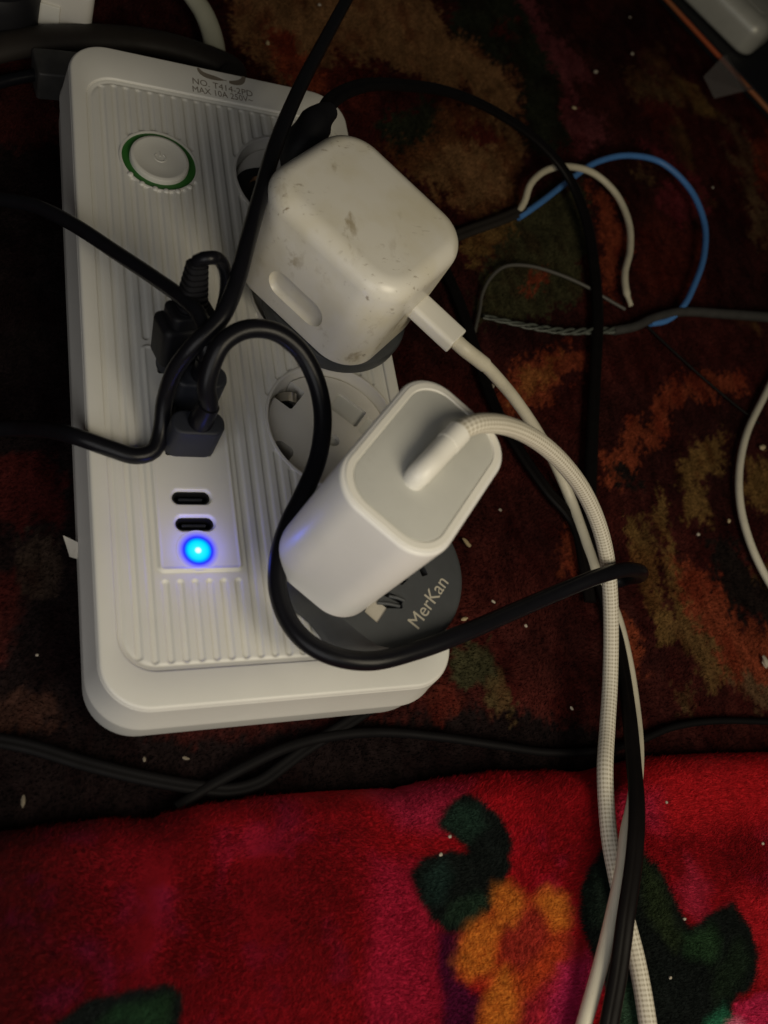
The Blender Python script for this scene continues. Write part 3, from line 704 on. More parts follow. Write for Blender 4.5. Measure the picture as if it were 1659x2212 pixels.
# printing near the back edge
def pt(x, y): return at(394.98 + 0.11243 * x, 120.7 + 0.11243 * y, 0.0)
def printed(name, s, a, b, h):
    a, b = pt(*a), pt(*b); d = b - a
    text_part(name, s, a + np.array((0, 0, 0.001)), d, (-d[1], d[0], 0), np.linalg.norm(d), M_print, strip, 0.004, h)
printed("printed_number", "NO. T414-2PD", (190, 530), (1345, 790), 0.27)
printed("printed_rating", "MAX 10A 250V~", (195, 685), (1350, 905), 0.26)
sw = [pt(*p) + np.array((0, 0, 0.003)) for p in ((285, 235), (360, 330), (480, 390), (620, 430), (740, 460), (840, 478))]
em = MB(); v, f, _ = tube_data(sw, lambda t: 0.02 + 0.09 * math.sin(math.pi * min(1, t * 1.1 + 0.05)) ** 0.8, 8, [(1, .04), (-1, .04), (-1, -.04), (1, -.04)]); em.add(v, f)
sw = [pt(*p) + np.array((0, 0, 0.003)) for p in ((890, 505), (980, 520), (1080, 515), (1140, 480), (1180, 400))]
v, f, _ = tube_data(sw, lambda t: 0.03 + 0.08 * math.sin(math.pi * (0.1 + 0.8 * t)), 8, [(1, .04), (-1, .04), (-1, -.04), (1, -.04)]); em.add(v, f)
em.build("printed_emblem", M_print, strip)
# mains cord
tube("power_cord", P3([(-90, 128, G + .8), (0, 103, G + .8), (100, 86, G + .8), (220, 82, G + .75), (330, 92, G + .7), (420, 115, G + .7), (500, 150, G + .8)]) + [np.array((1.2, 12.4, -2.1)), np.array((2.4, 11.5, -1.9)), np.array((2.9, 10.6, -1.9))], 0.52, M_cord, strip, n=18, shape=[(1.05 * math.cos(2 * math.pi * k / 20), 0.75 * math.sin(2 * math.pi * k / 20)) for k in range(20)])

# ------------------------------------------------------------------ adapters and chargers
C1 = (2.50, 1.48); A1 = math.radians(42)
u1 = np.array((math.cos(A1), math.sin(A1), 0)); v1 = np.array((-math.sin(A1), math.cos(A1), 0))
ad = thing("travel_adapter", (2.6, 1.3, 0), "charcoal round travel adapter squeezed under the worn cube charger", "adapter", "round charcoal adapters")
mesh("body", *revolve([(1.7, -0.55), (1.75, -0.02), (2.15, 0.05), (2.34, 0.15), (2.36, 0.48), (2.32, 0.62), (2.18, 0.70)], 64, 2.84, 1.20, True, True), M_dark, ad, 35)
ch = thing("cube_charger", (*C1, 0.82), "worn white cube charger with scuffed yellowish top beside the long black cable", "charger", "white phone chargers")
f1 = Frame((*C1, 0), u1, v1)
V, F = rbox(2.15, 2.56, 0.72, 4.50, 1.22, 0.56, 0.12, 14, 8, taper=0.05)
cb = mesh("body", f1(V), F, M_white_old, ch, 32)
# oval finger dimple on the side towards the buttonless corner
V, F = rbox(0.46, 1.02, -0.6, 0.30, 0.455, 0.0, 0.22, 10, 5)
ray = at(640, 645, 0) - CAM; fo = f1([(-2.08, 0.0, 2.3)])[0]
hit = CAM + ray * (np.dot(fo - CAM, u1) / np.dot(ray, u1))     # where the dimple sits on that face
dimp = Frame(hit, (0, 0, 1), -v1)                               # local z points out of the face
if np.dot(dimp.z, -u1) < 0: dimp = Frame(hit, (0, 0, 1), v1)
V = np.array(V); V[:, 2] = V[:, 2] + 0.48
cut(cb, [(dimp(V), F)])
# its cable: flat-sided connector, collar and plain rubber lead
wc = thing("charging_cable", (5.5, -0.8, 2.2), "plain white rubber charging cable plugged into the side of the worn cube", "cable", "white charging cables")
k0, k1 = at(884, 643, 2.35), at(986, 738, 2.35); kd = (k1 - k0); kl = np.linalg.norm(kd); kd /= kl
kf = Frame((k0 + k1) / 2, np.cross((0, 0, 1), kd), (0, 0, 1))    # local z along the connector
V, F = rbox(0.44, 0.27, -kl / 2, kl / 2, 0.16, 0.05, 0, 6, 3)
V = np.array(V)
if np.dot(kf.z, kd) < 0: V[:, 2] *= -1; F = [f[::-1] for f in F]
mesh("connector", kf(V), F, M_rim_white, wc, 35)
ke = at(1047, 788, 1.95)
tube("collar", [k1 - 0.1 * kd, k1 + 0.3 * kd, (k1 + 0.3 * kd) * 0.45 + ke * 0.55, ke], 0.235, M_cable_w, wc, n=16)
BL = G + 1.35                                                     # about the top of the blanket
tube("cord", P3([(1035, 777, 2.05), (1050, 791, 1.9), (1078, 821, 1.35), (1112, 862, .4), (1160, 932, -1.0), (1200, 1003, -2.2), (1230, 1072, -2.85), (1258, 1150, -2.95), (1290, 1240, -2.95), (1330, 1330, -2.95), (1355, 1430, -2.9), (1370, 1530, -2.7),
     (1377, 1610, BL - .3), (1375, 1680, BL + .35), (1367, 1740, BL + .8), (1354, 1800, BL + 1.05), (1345, 1875, BL + 1.15), (1324, 1975, BL + 1.1), (1300, 2075, BL + 1.0), (1262, 2210, BL + .9), (1245, 2270, BL + .9)]), 0.205, M_cable_w, wc, n=16)

# second adapter: charcoal, lettered
ma = thing("travel_adapter", (2.5, -7.8, 0), "charcoal travel adapter with pale lettering in the socket nearest the blanket", "adapter", "round charcoal adapters")
AZ = 1.15
AC = np.array((2.60, -7.85)); AR = 2.37
lobe = [((611, 1244), (642, 1230)), ((614, 1284), (658, 1258)), ((632, 1306), (676, 1280)), ((656, 1321), (696, 1298)), ((676, 1337), (716, 1316)), ((694, 1360), (736, 1334)), ((712, 1384), (764, 1356)), ((737, 1399), (790, 1377)), ((780, 1412), (815, 1394)), ((840, 1418), (850, 1402))]
lo_ = [at(*p, 0.35)[:2] for p, q in lobe]; li_ = [at(*q, AZ)[:2] for p, q in lobe]
aa = math.atan2(*(lo_[-1] - AC)[::-1]); ab = math.atan2(*(lo_[0] - AC)[::-1])
while ab < aa: ab += 2 * math.pi
arc = np.linspace(aa, ab, 64)[2:-2]
cs = [np.array((math.cos(t), math.sin(t))) for t in arc]
def aring(k, z0, z1, r):      # k: 0 at the lobe's outer edge, 1 at the crease
    return [(*(o * (1 - k) + i * k), z0) for o, i in zip(lo_, li_)] + [(*(AC + r * c), z1) for c in cs]
topb = mesh("body", *loft([aring(0, 0.0, 0.0, AR), aring(0, 0.28, 0.75, AR), aring(0.04, 0.35, 1.0, AR - 0.01), aring(0.15, 0.43, AZ - 0.05, AR - 0.05), aring(0.92, AZ - 0.06, AZ - 0.01, AR - 0.11), aring(1, AZ, AZ, AR - 0.16)]), M_dark, ma, 28)
def slot(px0, px1, w, d0=0.85, d1=1.4):
    a, b = at(*px0, AZ), at(*px1, AZ); L = np.linalg.norm(b - a); v, f = rbox(L / 2, w / 2, d0, d1, 0.04, 0)
    fr = Frame(((a[0] + b[0]) / 2, (a[1] + b[1]) / 2, 0), b - a, (-(b - a)[1], (b - a)[0], 0)); return fr(v), f
Z4 = lambda x, y: (768.05 + 0.16534 * x, 1124.6 + 0.16534 * y)
well_poly = [at(*Z4(*p), AZ)[:2] for p in ((120, 1190), (290, 1340), (420, 1140), (300, 1050), (340, 950), (240, 940), (190, 1060))]
c = np.mean(well_poly, 0)
if sum(a[0] * b[1] - b[0] * a[1] for a, b in zip(well_poly, well_poly[1:] + well_poly[:1])) < 0: well_poly = well_poly[::-1]
V, F = prism(well_poly, 0.95, 1.4)
cut(topb, [(V, F), slot(Z4(330, 920), Z4(620, 1060), 0.17), slot(Z4(290, 1105), Z4(615, 1115), 0.15), slot(Z4(560, 800), Z4(650, 720), 0.26), slot(Z4(850, 590), Z4(910, 720), 0.2)])
mesh("shutter", *prism(well_poly, 0.93, 1.10), M_shutter, ma)
a, b = at(*Z4(270, 1110), AZ), at(*Z4(420, 1120), AZ)
text_o, text_e = at(*Z4(822, 1422), AZ), at(*Z4(1216, 816), AZ); td = text_e - text_o
text_part("lettering", "MerKan", text_o + np.array((0, 0, 0.001)), td, (-td[1], td[0], 0), np.linalg.norm(td), M_letter, ma, 0.006)
for p0, p1 in (((440, 985), (635, 1040)), ((290, 1070), (575, 1115))):
    a, b = at(*Z4(*p0), AZ), at(*Z4(*p1), AZ)
    tube("slot_lip", [a + np.array((0, 0, -.02)), (a + b) / 2 + np.array((0, 0, .03)), b + np.array((0, 0, -.02))], 0.05, M_dark, ma, n=8)

# tall charger
tc_ = thing("wall_charger", (1.75, -7.0, AZ), "tall glossy white charger with grey end face standing on the lettered adapter", "charger", "white phone chargers")
top_c = np.array((1.95, -6.93, 5.5)); bot_c = np.array((1.66, -7.02, AZ + 0.01))
ud = np.array((math.cos(math.radians(46.5)), math.sin(math.radians(46.5)), 0)); zd = (top_c - bot_c); hgt = np.linalg.norm(zd); zd /= hgt
xd = ud - zd * np.dot(ud, zd); f2 = Frame(bot_c, xd, np.cross(zd, xd))
hx2, hy2 = 2.30, 1.52
V, F = rbox(hx2, hy2, 0, hgt, 0.98, 0.10, 0.06, 14, 5, taper=0.06)
mesh("body", f2(V), F, M_white_gloss, tc_, 32)
R = [[(x, y, z) for x, y in rrect(hx2 - i, hy2 - i, 0.98 - i * 0.75, 14)] for i, z in ((0.10, hgt - 0.02), (0.12, hgt + 0.03), (0.26, hgt + 0.04), (0.29, hgt + 0.0))]
mesh("rim", f2(loft(R, False, False)[0]), loft(R, False, False)[1], M_rim_white, tc_, 40)
V, F = rbox(hx2 - 0.295, hy2 - 0.295, hgt - 0.05, hgt + 0.022, 0.78, 0.012, 0, 14, 3)
mesh("end_face", f2(V), F, M_grey_face, tc_, 32)
# braided cable with an angled plug
bc = thing("braided_cable", (2.9, -6.0, 5.5), "braided cream cable with angled plug pushed into the tall charger", "cable", "white charging cables")
e0, e1 = at(905, 1025, 5.85), at(985, 940, 6.0)
cd = (e1 - e0) / np.linalg.norm(e1 - e0)
tube("plug", [e0 + np.array((0, 0, -.42)), e0 + 0.02 * cd + np.array((0, 0, -.25)), e0 + 0.08 * cd + np.array((0, 0, -.08)), e0 + 0.3 * cd + np.array((0, 0, 0.0)), (e0 + e1) / 2, e1], lambda t: 0.285 if t > 0.12 else 0.27, M_rim_white, bc, n=20, step=0.06)
sp_ = mesh("plug_foot", Frame(e0 + np.array((0, 0, -.30)) + 0.42 * cd, cd, np.cross((0, 0, 1), cd))(rbox(0.62, 0.24, -0.12, 0.2, 0.24, 0.05, 0, 8, 3)[0]), rbox(0.62, 0.24, -0.12, 0.2, 0.24, 0.05, 0, 8, 3)[1], M_rim_white, bc, 35)
tube("strain_sleeve", [e1 - 0.35 * cd, e1, e1 + 0.12 * cd], 0.30, M_rim_white, bc, n=20, step=0.06)
tube("cord", [e1 - 0.1 * cd, e1 + 0.12 * cd + np.array((0, 0, .02))] + P3([(1020, 918, 6.05), (1060, 914, 5.8), (1110, 925, 5.2), (1165, 955, 4.4), (1215, 1000, 3.5), (1260, 1060, 2.4), (1292, 1130, 1.3), (1310, 1200, .4), (1318, 1280, -.4), (1320, 1370, -1.1), (1318, 1470, -1.6),
     (1312, 1570, BL + .2), (1307, 1660, BL + .45), (1310, 1740, BL + .45), (1318, 1820, BL + .5), (1332, 1895, BL + .5), (1350, 1975, BL + .5), (1372, 2060, BL + .55), (1388, 2140, BL + .6), (1405, 2250, BL + .7)]), 0.245, M_braid, bc, n=24, step=0.08)

# ------------------------------------------------------------------ black plugs and cables on the strip
def usb_plug(parent, c, zt, name="plug", hx=0.68, hy=0.37):
    V, F = rbox(hx, hy, 0.04, zt, 0.34, 0.10, 0.02, 8, 4)
    mesh(name, Frame((c[0], c[1], 0))(V), F, M_usb, parent, 32)
    v, f = rbox(0.60, 0.225, -0.9, 0.05, 0.02, 0); mesh("metal_tip", Frame((c[0], c[1], 0))(v), f, M_metal, parent)
ca = thing("usb_cable", (*PORTA[0], 0), "thick black usb cable looping round the tall charger from the lowest usb socket", "cable", "black usb cables in the strip")
usb_plug(ca, PORTA[0], 1.34, hx=0.71)
p0 = np.array((PORTA[0][0] + 0.05, PORTA[0][1] + 0.02, 1.26))
tube("strain_relief", [p0, p0 + np.array((.02, .02, .35)), p0 + np.array((.08, .10, .75))], lambda t: 0.34 - 0.05 * t, M_black, ca, n=16)
tube("cord", [p0 + np.array((.03, .03, .3)), p0 + np.array((.08, .10, .75))] + P3([(446, 835, 2.5), (458, 785, 3.0), (482, 740, 3.4), (530, 712, 3.6), (590, 715, 3.6), (642, 750, 3.4), (680, 815, 3.0), (697, 895, 2.6), (688, 985, 2.2), (655, 1068, 1.9), (622, 1135, 1.65), (603, 1200, 1.45), (600, 1270, 1.3), (620, 1335, 1.25), (660, 1385, 1.35), (720, 1417, 1.5), (800, 1428, 1.6), (900, 1405, 1.6), (1000, 1368, 1.5), (1100, 1325, 1.0), (1200, 1282, .7), (1290, 1246, .75), (1345, 1231, .5), (1379, 1233, -.1), (1385, 1240, -.9), (1376, 1246, -1.8), (1352, 1250, -2.6), (1326, 1258, -2.95), (1300, 1268, -3.0)]), 0.245, M_black, ca, n=18)

cb_ = thing("usb_cable", (*PORTA[1], 0), "black usb cable reaching in from the left edge to the middle usb socket", "cable", "black usb cables in the strip")
usb_plug(cb_, PORTA[1], 1.6, hx=0.72)
p0 = np.array((PORTA[1][0] + 0.05, PORTA[1][1] + 0.02, 1.5))
tube("strain_relief", [p0, p0 + np.array((0, .02, .35)), p0 + np.array((-.02, .10, .7))], lambda t: 0.33 - 0.05 * t, M_black, cb_, n=16)
tube("cord", [np.array(p) for p in P3([(-60, 420, -1.2), (0, 430, -.7), (70, 443, -.1), (150, 480, .5), (250, 545, 1.2), (340, 605, 2.0), (395, 645, 2.6), (430, 680, 2.9), (446, 725, 2.9), (444, 770, 2.5)])] + [p0 + np.array((-.02, .10, .65)), p0 + np.array((0, .02, .3))], 0.21, M_black, cb_, n=18)

cc = thing("usb_cable", (*PORTA[2], 0), "black usb cable with ribbed strain relief and tight loop, topmost usb socket", "cable", "black usb cables in the strip")
usb_plug(cc, PORTA[2], 0.9)
q0 = np.array((PORTA[2][0], PORTA[2][1], 0.75)); tp = at(412, 640, 2.6); tilt = tp - q0
pf = Frame(q0, (1, 0.25, 0), np.cross(tilt, (1, 0.25, 0)))
if np.dot(pf.z, tilt) < 0: pf = Frame(q0, (-1, -0.25, 0), np.cross(tilt, (1, 0.25, 0)))
tl = np.linalg.norm(tilt)
V, F = rbox(0.86, 0.52, -0.1, tl * 0.62, 0.22, 0.18, 0.1, 6, 4); mesh("housing", pf(V), F, M_black_matte, cc, 30)
V, F = rbox(0.62, 0.44, tl * 0.6, tl * 0.80, 0.2, 0.1, 0, 6, 4); mesh("collar", pf(V), F, M_black_matte, cc, 30)
rl = []
for k in range(9):
    z = tl * 0.76 + k * 0.17; r = 0.42 - 0.018 * k
    rl += [[(x, y, z) for x, y in rrect(r, r * 0.85, r * 0.6, 5)], [(x, y, z + 0.10) for x, y in rrect(r, r * 0.85, r * 0.6, 5)], [(x, y, z + 0.11) for x, y in rrect(r * .82, r * 0.7, r * 0.5, 5)], [(x, y, z + 0.165) for x, y in rrect(r * .82, r * 0.7, r * 0.5, 5)]]
mesh("strain_relief", pf(loft(rl)[0]), loft(rl)[1], M_black_matte, cc, 30)
tip = pf([(0, 0, tl * 0.76 + 1.3)])[0]
tube("cord", [tip, tip + 0.28 * pf.z] + P3([(452, 557, 3.9), (472, 560, 3.7), (487, 585, 3.3), (488, 630, 2.7), (474, 685, 2.0), (452, 740, 1.5), (420, 790, 1.1), (385, 840, .7), (362, 890, .3), (352, 930, .12)]), 0.175, M_black, cc, n=16)

cl = thing("cable", (-3.2, -3.0, 0), "long black cable running down from the top edge past the worn cube and out left", "cable")
tube("cord", P3([(770, -40, .6), (705, 80, 1.6), (645, 195, 2.8), (593, 320, 3.6), (562, 425, 3.8), (533, 530, 3.8), (508, 620, 3.6), (475, 690, 3.3), (420, 745, 2.8), (378, 800, 2.0), (356, 865, 1.1), (348, 930, .5), (332, 973, .28), (295, 985, .24), (235, 968, .24), (170, 945, .15), (110, 930, -.5), (40, 925, -1.6), (-60, 930, -2.6)]), 0.225, M_black, cl, n=18)

lc = thing("plug_cable", (3.0, 6.2, 0), "flat brown black cable arching from the far socket, over the carpet to the blanket", "cable", "flat twin cables on the carpet")
mesh("plug", *revolve([(1.45, -0.5), (1.6, 0.0), (1.62, 0.55), (1.5, 0.9), (1.2, 1.1)], 40, 3.45, 6.0, True, True), M_black_matte, lc, 35)
tube("neck", [np.array((3.2, 6.0, .9)), at(640, 330, 2.0), at(668, 290, 2.5), at(690, 256, 2.7), at(712, 240, 2.7)], lambda t: float(np.interp(t, [0, .35, .55, .62, .8, .9, 1], [.95, .72, .50, .56, .54, .40, .30])), M_black_matte, lc, n=16)
tube("cord", P3([(695, 252, 2.7), (718, 216, 2.6), (780, 186, 2.2), (870, 184, 1.2), (980, 202, .1), (1080, 247, -.8), (1170, 312, -1.5), (1230, 385, -2.1), (1265, 470, -2.5), (1283, 570, -2.8), (1291, 680, -2.9), (1286, 800, -2.9), (1281, 900, -2.9), (1277, 1000, -2.9), (1274, 1100, -2.9), (1282, 1190, -2.95), (1304, 1280, -2.95), (1330, 1370, -2.85), (1346, 1450, -2.5), (1360, 1550, BL + .25), (1369, 1650, BL + .8), (1375, 1720, BL + 1.3), (1375, 1785, BL + 1.55), (1368, 1870, BL + 1.65), (1353, 1975, BL + 1.65), (1336, 2100, BL + 1.5), (1316, 2212, BL + 1.4), (1306, 2270, BL + 1.3)]), 0.27, M_flat, lc, shape=FIG8)

fc = thing("flat_cable", (7, -1, G), "thin flat black cable on the carpet between the worn cube and braided cable", "cable", "flat twin cables on the carpet")
tube("cord", P3([(900, 480, G + .2), (955, 570, G + .2), (995, 660, G + .2), (1025, 750, G + .2), (1050, 830, G + .2), (1080, 900, G + .2), (1130, 985, G + .2), (1185, 1062, G + .2), (1240, 1130, G + .15), (1262, 1220, G + .15), (1275, 1300, G + .15)]), 0.24, M_flat, fc, shape=FIG8)

# ------------------------------------------------------------------ loose wires on the carpet
sw_ = thing("stripped_cable", (10, 8, G), "stripped electric cable with blue and cream wire loops on the carpet", "cable")
tube("sheath", P3([(900, 545, G + .2), (960, 520, G + .2), (1010, 500, G + .2), (1080, 475, G + .25), (1132, 452, G + .3)]), 0.26, M_cord, sw_, shape=FIG8)
tube("cream_wire", P3([(1120, 458, G + .3), (1133, 435, G + .45), (1146, 398, G + .7), (1180, 368, G + .8), (1230, 360, G + .7), (1285, 376, G + .5), (1330, 418, G + .4), (1358, 480, G + .35), (1361, 540, G + .3), (1350, 590, G + .3), (1353, 630, G + .3), (1363, 660, G + .25)]), lambda t: 0.155 if t < 0.97 else 0.11, M_wire_w, sw_)
tube("blue_wire", P3([(1120, 470, G + .25), (1140, 457, G + .3), (1180, 428, G + .3), (1225, 393, G + .3), (1290, 350, G + .5), (1360, 336, G + .7), (1430, 352, G + .8), (1490, 408, G + .8), (1521, 480, G + .7), (1521, 550, G + .6), (1500, 615, G + .5), (1474, 664, G + .4), (1440, 692, G + .22), (1405, 699, G + .2)]), 0.145, M_wire_b, sw_)
gc_ = thing("grey_cable", (14, 2, G), "grey sheathed cable from the right edge ending in a taped twisted joint", "cable")
tube("sheath", P3([(1720, 690, G + .25), (1560, 678, G + .3), (1470, 674, G + .35), (1410, 688, G + .3), (1370, 706, G + .25), (1325, 715, G + .2)]), lambda t: 0.25 - 0.06 * t, M_grey_cable, gc_)
jc = P3([(1335, 713, G + .2), (1280, 715, G + .2), (1220, 716, G + .2), (1150, 706, G + .2), (1090, 694, G + .2), (1040, 682, G + .2)])
JC = spline(jc, 0.1); JT = np.gradient(JC, axis=0); JT /= np.linalg.norm(JT, axis=1)[:, None]
for s in range(3):
    path = []
    for i, (p, t) in enumerate(zip(JC, JT)):
        sd = np.cross(t, (0, 0, 1)); sd /= np.linalg.norm(sd); nn = np.cross(sd, t); a = i * 0.36 + s * 2 * math.pi / 3; r = 0.10 * (1 if i < len(JC) * .7 else .7)
        path.append(p + r * (math.cos(a) * sd + math.sin(a) * nn))
    tube("twisted_strand", path[::2], lambda t: 0.075 - 0.03 * t, M_foil, gc_, n=8)
tw = thing("thin_wire", (11, 3, G), "thin grey wire curling in an arch left of the taped joint", "wire")
tube("strand", P3([(1022, 730, G + .1), (1036, 670, G + .1), (1042, 635, G + .12), (1060, 600, G + .2), (1090, 576, G + .3), (1140, 574, G + .3), (1200, 590, G + .25), (1265, 618, G + .2), (1310, 645, G + .15), (1350, 668, G + .1)]), 0.075, M_thin, tw, n=8)
tw = thing("thin_wire", (17, -1, G), "thin dark wire running to the lower right from the grey cable", "wire")
tube("strand", P3([(1398, 705, G + .08), (1440, 745, G + .08), (1500, 800, G + .08), (1570, 860, G + .08), (1640, 915, G + .08)]), 0.06, M_flat, tw, n=8)
rc = thing("white_cable", (19, -5, G), "thin white cable bowing in from the right edge", "cable")
tube("cord", P3([(1700, 760, G + .3), (1650, 858, G + .3), (1612, 940, G + .3), (1597, 1020, G + .3), (1600, 1095, G + .3), (1618, 1165, G + .3), (1645, 1228, G + .3), (1700, 1320, G + .3)]), 0.155, M_cable_w, rc, n=14)
b1 = thing("flat_cable", (-6, -14, G), "flat twin black cable at lower left between strip and blanket", "cable", "flat twin cables on the carpet")
tube("cord", P3([(-60, 1590, G + .2), (60, 1612, G + .2), (180, 1648, G + .2), (300, 1678, G + .2), (420, 1700, G + .2), (500, 1706, G + .2), (560, 1690, G + .2), (610, 1655, G + .2), (660, 1618, G + .2), (730, 1575, G + .2), (800, 1530, G + .2)]), 0.19, M_dim, b1, shape=FIG8)
b2 = thing("black_cable", (2, -14, G), "thin black cable wandering along the blanket edge below the strip to the right", "cable")
tube("cord", P3([(380, 1745, G + .15), (440, 1706, G + .2), (520, 1662, G + .3), (620, 1615, G + .3), (720, 1590, G + .25), (830, 1582, G + .2), (950, 1592, G + .2), (1080, 1611, G + .2), (1180, 1625, G + .2), (1290, 1622, G + .2), (1380, 1600, G + .2), (1450, 1572, G + .2), (1540, 1558, G + .2), (1720, 1562, G + .2)]), lambda t: 0.16 - 0.05 * t, M_dim, b2, n=12)
g2 = thing("pale_cable", (0, 18, G), "pale grey green cable hanging in at the top edge behind the strip", "cable")
tube("cord", P3([(380, -60, G + 1.0), (415, -10, G + .9), (440, 28, G + .8), (458, 75, G + .6), (466, 125, G + .4), (466, 175, G + .3)]), 0.42, M_cream_cable, g2, shape=[(math.cos(2 * math.pi * k / 16), .7 * math.sin(2 * math.pi * k / 16)) for k in range(16)])

# ------------------------------------------------------------------ things at the edges
wb = at(95, -5, G + 1.0)
o = thing("white_adapter", (wb[0], wb[1], G), "white block shaped adapter cut by the top left edge", "adapter")
V, F = rbox(1.75, 1.6, G, G + 2.2, 0.35, 0.2, 0.05); mesh("body", Frame((wb[0], wb[1] + 0.75, 0), (1, -0.1, 0), (0.1, 1, 0))(V), F, M_sock, o)
v, f = rbox(0.5, 0.12, G + 0.7, G + 1.5, 0.05, 0.02); mesh("seam_band", Frame((wb[0], wb[1] - 0.86, 0), (1, -0.1, 0), (0.1, 1, 0))(v), f, M_cap, o)
bb = at(5, 15, G + 1)
o = thing("black_plug", (bb[0], bb[1], G), "round black plug in the top left corner, before the white adapter", "plug")
mesh("body", *revolve([(1.3, G), (1.5, G + .2), (1.55, G + 1.6), (1.35, G + 2.0), (0.9, G + 2.15)], 40, bb[0] - 0.3, bb[1] + 0.3, True, True), M_black_matte, o, 35)
mesh("boss", *revolve([(0.6, G + 2.1), (0.55, G + 2.5), (0.45, G + 2.6)], 24, bb[0] - 0.3, bb[1] + 0.3, True, True), M_black_matte, o, 35)
gb = at(130, 150, G + .8)
o = thing("grey_plug", (gb[0], gb[1], G), "small dull grey block beside the top left corner of the strip", "plug")
V, F = rbox(0.85, 0.62, G, G + 1.1, 0.12, 0.08, 0.03); mesh("body", Frame((gb[0], gb[1], 0), (1, 0.16, 0), (-0.16, 1, 0))(V), F, M_grey_cable, o)
tube("lead", [np.array((gb[0] - .7, gb[1] - .1, G + .5)), np.array((gb[0] - 1.6, gb[1] - .5, G + .4)), np.array((gb[0] - 3.2, gb[1] - 1.4, G + .3)), np.array((gb[0] - 6, gb[1] - 2, G + .3))], 0.2, M_black, o)
# grey rounded tube and dark slab at the top right
sl = thing("dark_slab", (20, 16, G), "flat dark slab with an orange red edge at the top right", "slab")
e_a, e_b = at(1400, -40, G + .35), at(1700, 285, G + .35); ed = (e_b - e_a); el = np.linalg.norm(ed); ed /= el; en = np.array((-ed[1], ed[0], 0))
fs = Frame((e_a + e_b) / 2 * np.array((1, 1, 0)), ed, en)
V, F = rbox(el / 2 + 2, 3.2, G, G + .62, 0.3, 0.06, 0.02); V = np.array(V); V[:, 1] += 3.32; mesh("body", fs(V), F, M_black_matte, sl)
tube("edge_strip", [fs([(-el / 2 - 1.6, 0.06, G + .4)])[0], fs([(0, .05, G + .4)])[0], fs([(el / 2 - .9, .06, G + .4)])[0]], 0.13, M_orange, sl, n=10)
tube("edge_cap", [fs([(el / 2 - .9, .04, G + .4)])[0], fs([(el / 2 - .2, .0, G + .4)])[0], fs([(el / 2 + .6, .06, G + .4)])[0]], 0.19, M_white, sl, n=12)
gt = thing("grey_case", (22, 19, G + .62), "grey rounded metallic case resting on the dark slab, top right corner", "case")
g_a, g_b = at(1630, 98, G + 1.6), at(1500, -30, G + 1.6); gd = g_b - g_a; gd[2] = 0; gd /= np.linalg.norm(gd); gn = np.array((gd[1], -gd[0], 0))
if gn[0] < 0: gn = -gn
gfr = Frame(g_a * np.array((1, 1, 0)), gd, -gn if np.cross(gd, -gn)[2] > 0 else gn)
sgn = 1 if np.dot(gfr.y, gn) > 0 else -1
V, F = rbox(6.5, 1.9, G + .63, G + 2.6, 0.9, 0.8, 0.3, 8, 7); V = np.array(V); V[:, 0] += 6.4; V[:, 1] += sgn * 1.9; mesh("body", gfr(V), F, M_grey_metal, gt, 40)
V, F = rbox(5.6, 0.9, G + 2.55, G + 2.62, 0.4, 0.05, 0); V = np.array(V); V[:, 0] += 6.4; V[:, 1] += sgn * 1.9; mesh("lid_panel", gfr(V), F, M_grey_metal, gt, 40)
# scraps
pc = [at(*p, G + .35) for p in ((1520, 165), (1555, 130), (1600, 120), (1640, 150), (1650, 195), (1600, 205), (1550, 205))]
V = [tuple(p + np.array((0, 0, 0.35 * math.sin(i * 1.7)))) for i, p in enumerate(pc)]; n = len(V)
V += [(a, b, c - 0.02) for a, b, c in V]
o = mesh("plastic_scrap", V, [tuple(range(n)), tuple(reversed(range(n, 2 * n)))] + [(i, i + n, (i + 1) % n + n, (i + 1) % n) for i in range(n)], M_film, None, None)
props(o, "cloudy scrap of plastic film on the carpet next to the orange red edge", "scrap")
pc = [at(*p, G + 1.2) for p in ((133, 1172), (168, 1178), (172, 1196), (152, 1196))]
V = [tuple(p + np.array((0, 0, d))) for p, d in zip(pc, (.5, .2, -.4, -.2))]; V += [(a, b, c - .03) for a, b, c in V]
o = mesh("paper_scrap", V, [(0, 1, 2, 3), (7, 6, 5, 4), (0, 4, 5, 1), (1, 5, 6, 2), (2, 6, 7, 3), (3, 7, 4, 0)], M_paper, None, None)
props(o, "small torn paper scrap poking out at the left side of the strip", "scrap")
def crumb(px, py, sx, sy, ang, m, label, z=G, group="crumbs on the carpet"):
    c = at(px, py, z + .1); r = random.Random(int(px * 7 + py)); bm = bmesh.new(); bmesh.ops.create_icosphere(bm, subdivisions=2, radius=1.0)
    V = []
    for v in bm.verts:
        k = 1 + r.uniform(-.22, .22); V.append((v.co.x * k * sx * .75, v.co.y * k * sy * .75, v.co.z * k * min(sx, sy) * .6))
    F = [[v.index for v in f.verts] for f in bm.faces]; bm.free(); a = math.radians(ang)
    o = mesh("crumb", Frame(c, (math.cos(a), math.sin(a), 0), (-math.sin(a), math.cos(a), 0))(V), F, m, None, 50)
    props(o, label, "crumb", group)
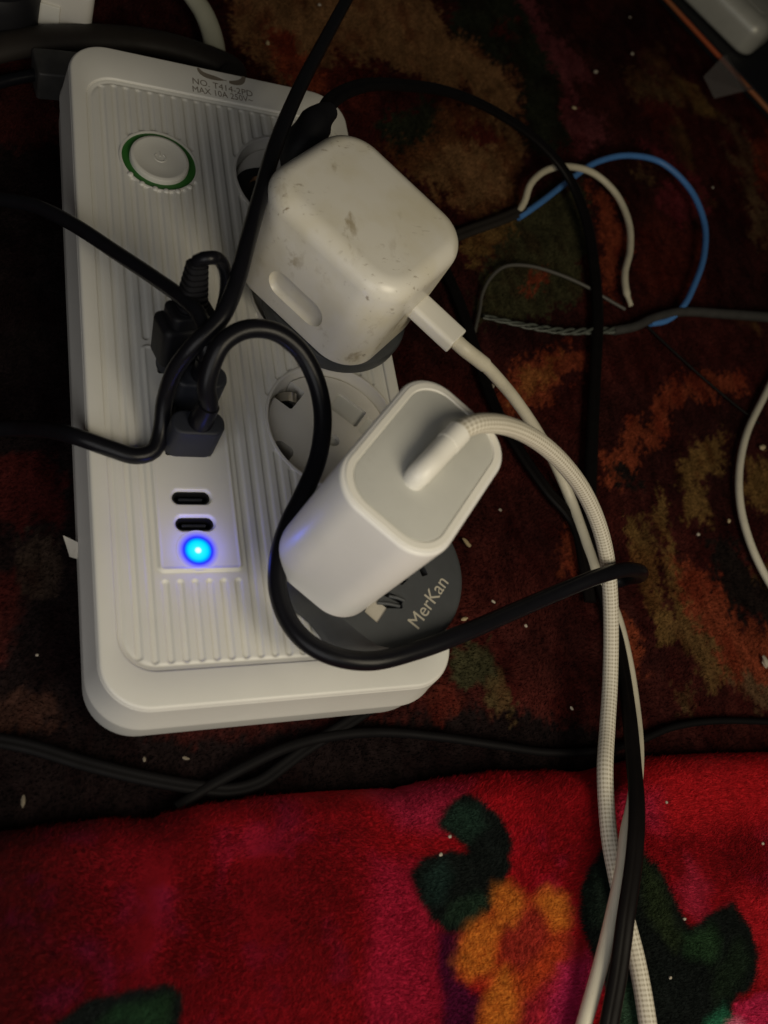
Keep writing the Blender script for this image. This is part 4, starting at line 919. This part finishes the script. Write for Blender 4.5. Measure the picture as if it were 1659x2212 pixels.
for a in [
    (1009, 1173, .30, .10, -52, M_crumb, "oblong tan crumb just right of the lettered adapter"),
    (1062, 834, .16, .14, 0, M_crumb_w, "whitish crumb between the flat cable and the white charging cable"),
    (1287, 155, .17, .13, 20, M_crumb_w, "pale crumb at the end of the pink streak, top right"),
    (1241, 233, .16, .11, 0, M_crumb, "yellowish crumb above the cream wire loop"),
    (1366, 116, .13, .12, 0, M_crumb_w, "round white crumb near the top right slab"),
    (1361, 37, .10, .07, 0, M_crumb_w, "tiny white crumb at the top edge right of centre"),
    (1540, 405, .09, .08, 0, M_crumb_w, "tiny white crumb right beside the blue wire loop"),
    (1647, 966, .21, .17, 30, M_crumb, "large tan crumb at the right edge beside the thin white cable"),
    (1508, 1154, .11, .10, 0, M_crumb_w, "small white crumb left of the thin white cable"),
    (1575, 1125, .13, .09, 60, M_crumb, "brownish crumb touching the thin white cable"),
    (1654, 1430, .17, .30, 0, M_crumb_w, "long pale crumb at the right edge below the thin white cable"),
    (1080, 1101, .09, .09, 0, M_crumb_w, "tiny crumb between the tall charger and the flat cable"),
    (1066, 1300, .12, .06, -40, M_crumb_w, "thin white crumb above the thick black loop"),
    (1003, 1337, .17, .09, 15, M_crumb, "tan crumb touching the edge of the lettered adapter"),
    (1136, 1352, .08, .08, 0, M_crumb_w, "tiny white crumb under the thick black loop"),
    (578, 93, .13, .16, 0, M_crumb, "tan crumb on the tan patch, top centre"),
    (690, 10, .10, .10, 0, M_crumb_w, "small pale crumb at the top edge beside the long black cable"),
    (50, 1732, .07, .20, -8, M_crumb_d, "pale sliver on the dark carpet at lower left"),
    (402, 1638, .14, .06, -20, M_crumb_d, "dim sliver between strip and flat cable at lower left"),
    (312, 1640, .06, .10, 0, M_crumb_d, "tiny dim crumb left of the sliver below the strip"),
    (80, 1415, .06, .06, 0, M_crumb_w, "pinpoint crumb on the dark carpet left of the strip"),
    (1235, 1530, .06, .10, 10, M_crumb_w, "tiny crumb on the carpet left of the braided cable, near the blanket"),
]: crumb(*a)
for px, py, l in ((1479, 1985, "white fleck in the notch of the right green leaf"), (1440, 1733, "white fleck on the red plush right of the black cable"), (952, 1846, "white fleck on the lower left green leaf"), (1648, 1822, "pale fleck near the right edge of the red blanket"), (972, 1807, "white fleck on the left tip of the upper green leaf"), (1448, 2112, "dim fleck low on the right green leaf")):
    crumb(px, py, .07, .06, 0, M_crumb_w, l, BL + .25, "flecks on the blanket")
